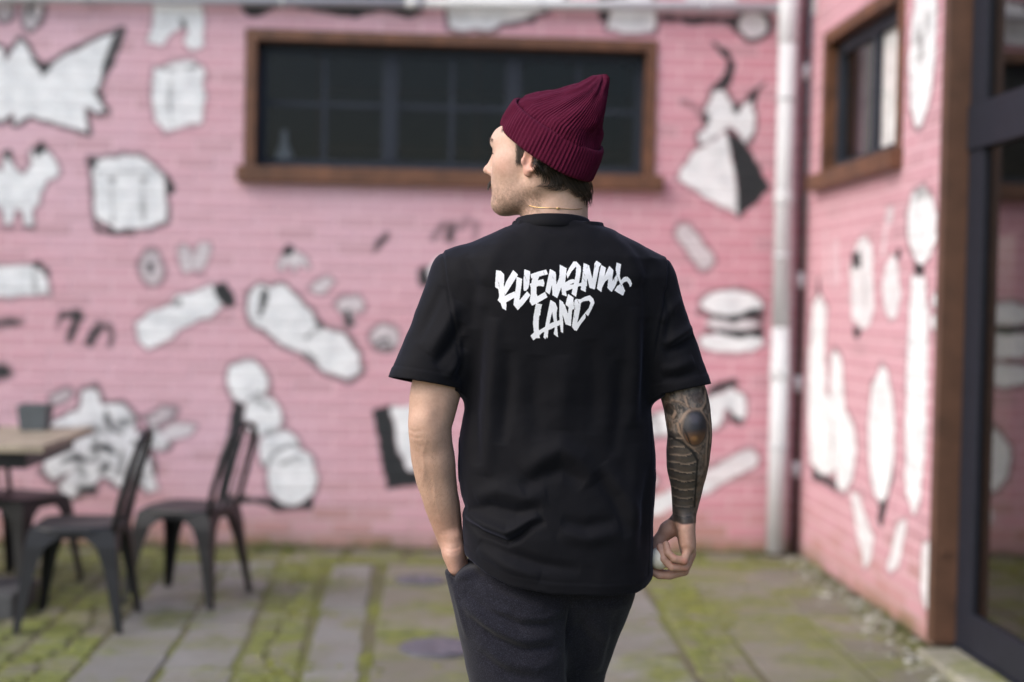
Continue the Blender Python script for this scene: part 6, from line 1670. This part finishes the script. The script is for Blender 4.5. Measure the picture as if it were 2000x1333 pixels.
# ---------------------------------------------------------------- hair, lashes, moustache, necklace
mh = Mat('dark_hair'); hr_ = mh.n('ShaderNodeNewGeometry').outputs['Random Per Island']
mh.base(mh.ramp(hr_, [(0.0, (0.012, 0.009, 0.008)), (0.6, (0.030, 0.021, 0.016)), (1.0, (0.075, 0.050, 0.036))])).set(Roughness=0.42, Specular_IOR_Level=0.5)
class Strands:
    def __init__(s): s.V = []; s.F = []
    def add(s, pts, r0, r1=0.00012):
        b = len(s.V); n = len(pts)
        for i, p in enumerate(pts):
            t = Vector(pts[min(i + 1, n - 1)]) - Vector(pts[max(i - 1, 0)]); t.normalize()
            a = t.cross(Vector((0.3, -0.9, 0.3))).normalized(); c = t.cross(a)
            r = r0 + (r1 - r0) * (i / (n - 1)) ** 1.5
            for k in range(3):
                w = 2 * math.pi * k / 3; s.V.append(tuple(Vector(p) + (a * math.cos(w) + c * math.sin(w)) * r))
        for i in range(n - 1):
            for k in range(3): s.F.append((b + i * 3 + k, b + i * 3 + (k + 1) % 3, b + i * 3 + 3 + (k + 1) % 3, b + i * 3 + 3 + k))
def skin_at(x, z):
    hit = bvh_body.ray_cast(Vector((x, 2.5, z)), Vector((0, 1, 0)))
    return (hit[0], hit[1] if hit[1].y < 0 else -hit[1]) if hit[0] is not None else (None, None)
hs = Strands(); rnd = random.Random(5)
# guide locks over the nape: (root, mid, tip) in the plane of the picture's back, then curl
GUIDES = [[(0.1976,3,1.7266),(0.2034,3,1.7074),(0.2069,3,1.6946),(0.2005,3,1.6901)], [(0.2042,3,1.7225),(0.2155,3,1.698),(0.218,3,1.6798),(0.2052,3,1.6708)], [(0.2129,3,1.7184),(0.2308,3,1.6909),(0.2268,3,1.6735),(0.203,3,1.6729)],
          [(0.2239,3,1.7122),(0.2417,3,1.6868),(0.2399,3,1.6717),(0.2161,3,1.6668)], [(0.2327,3,1.706),(0.2483,3,1.6827),(0.2487,3,1.6654),(0.2314,3,1.6629)], [(0.2414,3,1.7041),(0.2613,3,1.683),(0.2638,3,1.6701),(0.2509,3,1.6633)],
          [(0.2545,3,1.6979),(0.268,3,1.6767),(0.2814,3,1.6576),(0.2617,3,1.6647)], [(0.2633,3,1.6938),(0.2789,3,1.6705),(0.2879,3,1.6556),(0.2772,3,1.651)], [(0.272,3,1.6919),(0.2877,3,1.6664),(0.2989,3,1.6494),(0.2925,3,1.6449)],
          [(0.2829,3,1.69),(0.2964,3,1.6666),(0.3055,3,1.6452),(0.3069,3,1.6323)], [(0.2937,3,1.6903),(0.3029,3,1.6689),(0.3088,3,1.6475),(0.3112,3,1.6346)], [(0.3024,3,1.6926),(0.3082,3,1.6733),(0.3107,3,1.6561),(0.3088,3,1.6431)], [(0.2479,3,1.7021),(0.2526,3,1.6871),(0.2615,3,1.6765),(0.2768,3,1.6704)], [(0.2173,3,1.7164),(0.2219,3,1.7014),(0.2331,3,1.6866),(0.2418,3,1.6825)]]
def catmull(P, n):
    P = [np.array(p) for p in P]; P = [2 * P[0] - P[1]] + P + [2 * P[-1] - P[-2]]; out = []
    for i in range(1, len(P) - 2):
        for k in range(n):
            t = k / n
            out.append(0.5 * ((2 * P[i]) + (-P[i - 1] + P[i + 1]) * t + (2 * P[i - 1] - 5 * P[i] + 4 * P[i + 1] - P[i + 2]) * t * t + (-P[i - 1] + 3 * P[i] - 3 * P[i + 1] + P[i + 2]) * t ** 3))
    out.append(P[-2]); return out
for gi, gd in enumerate(GUIDES):
    for k in range(34):
        sp = rnd.gauss(0, 0.0050); sz = rnd.gauss(0, 0.0042); len_ = rnd.uniform(0.55, 1.08)
        conv = rnd.uniform(0.0, 0.9); lift = rnd.uniform(0.002, 0.0085)
        pts = catmull(gd, 5); m_ = max(4, int(len(pts) * len_)); pts = pts[:m_]
        out = []
        for i, p in enumerate(pts):
            t = i / (len(pts) - 1)
            x, z = p[0] + sp * (1 - conv * t) , p[2] + sz * (1 - 0.6 * t)
            hit, nn = skin_at(x, z)
            off = 0.0015 + lift * (0.5 * t + math.sin(math.pi * min(t, 0.85)))
            if hit is None:
                out.append((x, out[-1][1] + 0.001 if out else 3.0, z)); continue
            q = hit + nn * off
            out.append(tuple(q))
        if all(abs(out[i][1] - out[i + 1][1]) < 0.02 for i in range(len(out) - 1)): hs.add(out, rnd.uniform(0.0005, 0.0009))
ah = Strands()
for k in range(500):
    zz_ = rnd.uniform(0.965, 1.16); hit = bvh_body.ray_cast(Vector((rnd.uniform(-0.06, 0.07), 2.5, zz_)), Vector((0, 1, 0)))
    if hit[0] is None or hit[0].y > 3.05 or hit[0].x > 0.07: continue
    q, nn = hit[0], hit[1] if hit[1].y < 0 else -hit[1]
    d_ = (Vector((rnd.gauss(-0.25, 0.35), rnd.gauss(0, 0.3), -1.0)) + nn * 0.25).normalized() * rnd.uniform(0.005, 0.011)
    ah.add([q, q + d_ * 0.5 + nn * 0.0008, q + d_ + nn * 0.0004], 0.00007, 0.00003)
tag(pobj('arm_hair', np.array(ah.V), np.array(ah.F), mh.m), kind='stuff')
pobj('hair', np.array(hs.V), np.array(hs.F), mh.m)
# sideburn in front of the ear
hs = Strands()
for k in range(170):
    p = hp(rnd.uniform(0.009, 0.030), 0.071, rnd.uniform(-0.026, 0.036)); hit = bvh_body.find_nearest(Vector(p))
    q = hit[0]; nn = hit[1]
    if nn.dot(Vector(HL)) < 0: nn = -nn
    d_ = Vector(HU) * -rnd.uniform(0.006, 0.012) + Vector(HF) * rnd.gauss(-0.003, 0.002)
    hs.add([q, q + d_ * 0.5 + nn * 0.0012, q + d_ + nn * 0.0016], 0.0004)
pobj('sideburn', np.array(hs.V), np.array(hs.F), mh.m)
ms2 = Strands()
for k in range(420):
    l = rnd.uniform(-0.027, 0.029); p = hp(0.102 - 6.0 * l * l, l, -0.0545 + rnd.uniform(-0.005, 0.004) - abs(l) * 0.26); hit = bvh_body.find_nearest(Vector(p)); q = hit[0]
    d_ = Vector(HU) * -rnd.uniform(0.007, 0.013) + Vector(HL) * (0.006 * (1 if l > 0 else -1)) + Vector(HF) * rnd.uniform(0.003, 0.006)
    ms2.add([q, q + d_ * 0.45 + Vector(HF) * 0.002, q + d_], 0.0006)
pobj('moustache', np.array(ms2.V), np.array(ms2.F), mh.m)
for s in (1, -1):
    bs = Strands()
    for k in range(90):
        t = rnd.random(); p = hp(0.093 - 0.014 * t, s * (0.012 + 0.036 * t), 0.019 + 0.005 * math.sin(2.4 * t) - 0.004 * t + rnd.uniform(-.003, .003)); q = bvh_body.find_nearest(Vector(p))[0]
        bs.add([q, q + Vector(HL) * s * 0.004 + Vector(HF) * 0.0006 + Vector(HU) * 0.001, q + Vector(HL) * s * 0.008 + Vector(HU) * 0.0005], 0.00035)
    pobj('eyebrow', np.array(bs.V), np.array(bs.F), mh.m)
    bs = Strands()
    for k in range(26):
        t = (k + 0.5) / 26; p = hp(0.088 - 0.010 * t, s * (0.022 + 0.024 * t), -0.002); q = bvh_body.find_nearest(Vector(p))[0]
        bs.add([q, q + Vector(HF) * 0.004 - Vector(HU) * 0.001, q + Vector(HF) * 0.0075 + Vector(HU) * 0.0006], 0.00028)
    pobj('eyelash', np.array(bs.V), np.array(bs.F), mh.m)
mg = Mat('gold'); mg.base((0.75, 0.52, 0.25)).set(Roughness=0.25, Metallic=1.0)
chain_pts = []
for p in catmull([(0.1887,3,1.6338),(0.2083,3,1.6289),(0.2473,3,1.6271),(0.2777,3,1.6262),(0.2994,3,1.6289)], 8):
    hit, nn = skin_at(p[0], p[2])
    if hit is not None: chain_pts.append(hit + nn * 0.0009)
nk = MB().tube([tuple(Vector(p) - Vector(PLOC)) for p in chain_pts], 0.0007, 8)
ne = nk.build('necklace', mg.m, person, True)
hit, nn = skin_at((0.2473,3,1.6271)[0], (0.2473,3,1.6271)[2])
c_ = hit + nn * 0.002 - Vector(PLOC)
MB().tube([tuple(c_ + Vector((-0.0035, 0, 0))), tuple(c_ + Vector((-0.001, -0.0006, 0))), tuple(c_ + Vector((0.002, -0.0006, 0))), tuple(c_ + Vector((0.004, 0, 0)))], [0.0010, 0.0021, 0.0021, 0.0010], 10).build('clasp', mg.m, ne, True)

# ---------------------------------------------------------------- what he holds
mbl = Mat('ball_rubber'); mbl.base(mbl.ramp(mbl.noise(40, 3, 0.6), [(0.3, (0.64, 0.58, 0.48)), (0.7, (0.80, 0.75, 0.64))])).set(Roughness=0.5)
bb = bmesh.new(); bmesh.ops.create_uvsphere(bb, u_segments=32, v_segments=20, radius=0.0235)
for v in bb.verts:
    v.co *= 1.0 - 0.035 * math.exp(-(v.co.x / 0.0016) ** 2)      # moulded seam
bmm = bpy.data.meshes.new('ball'); bb.to_mesh(bmm); bb.free(); bmm.materials.append(mbl.m)
bmm.polygons.foreach_set('use_smooth', np.ones(len(bmm.polygons), dtype=bool))
ball = obj_me('ball', bmm, None, (0.4828,2.978,0.8957)); ball.rotation_euler = (0.2, 0.4, 0.6)
tag(ball, 'small off-white ball held in the curled fingers of the tattooed arm', 'ball')
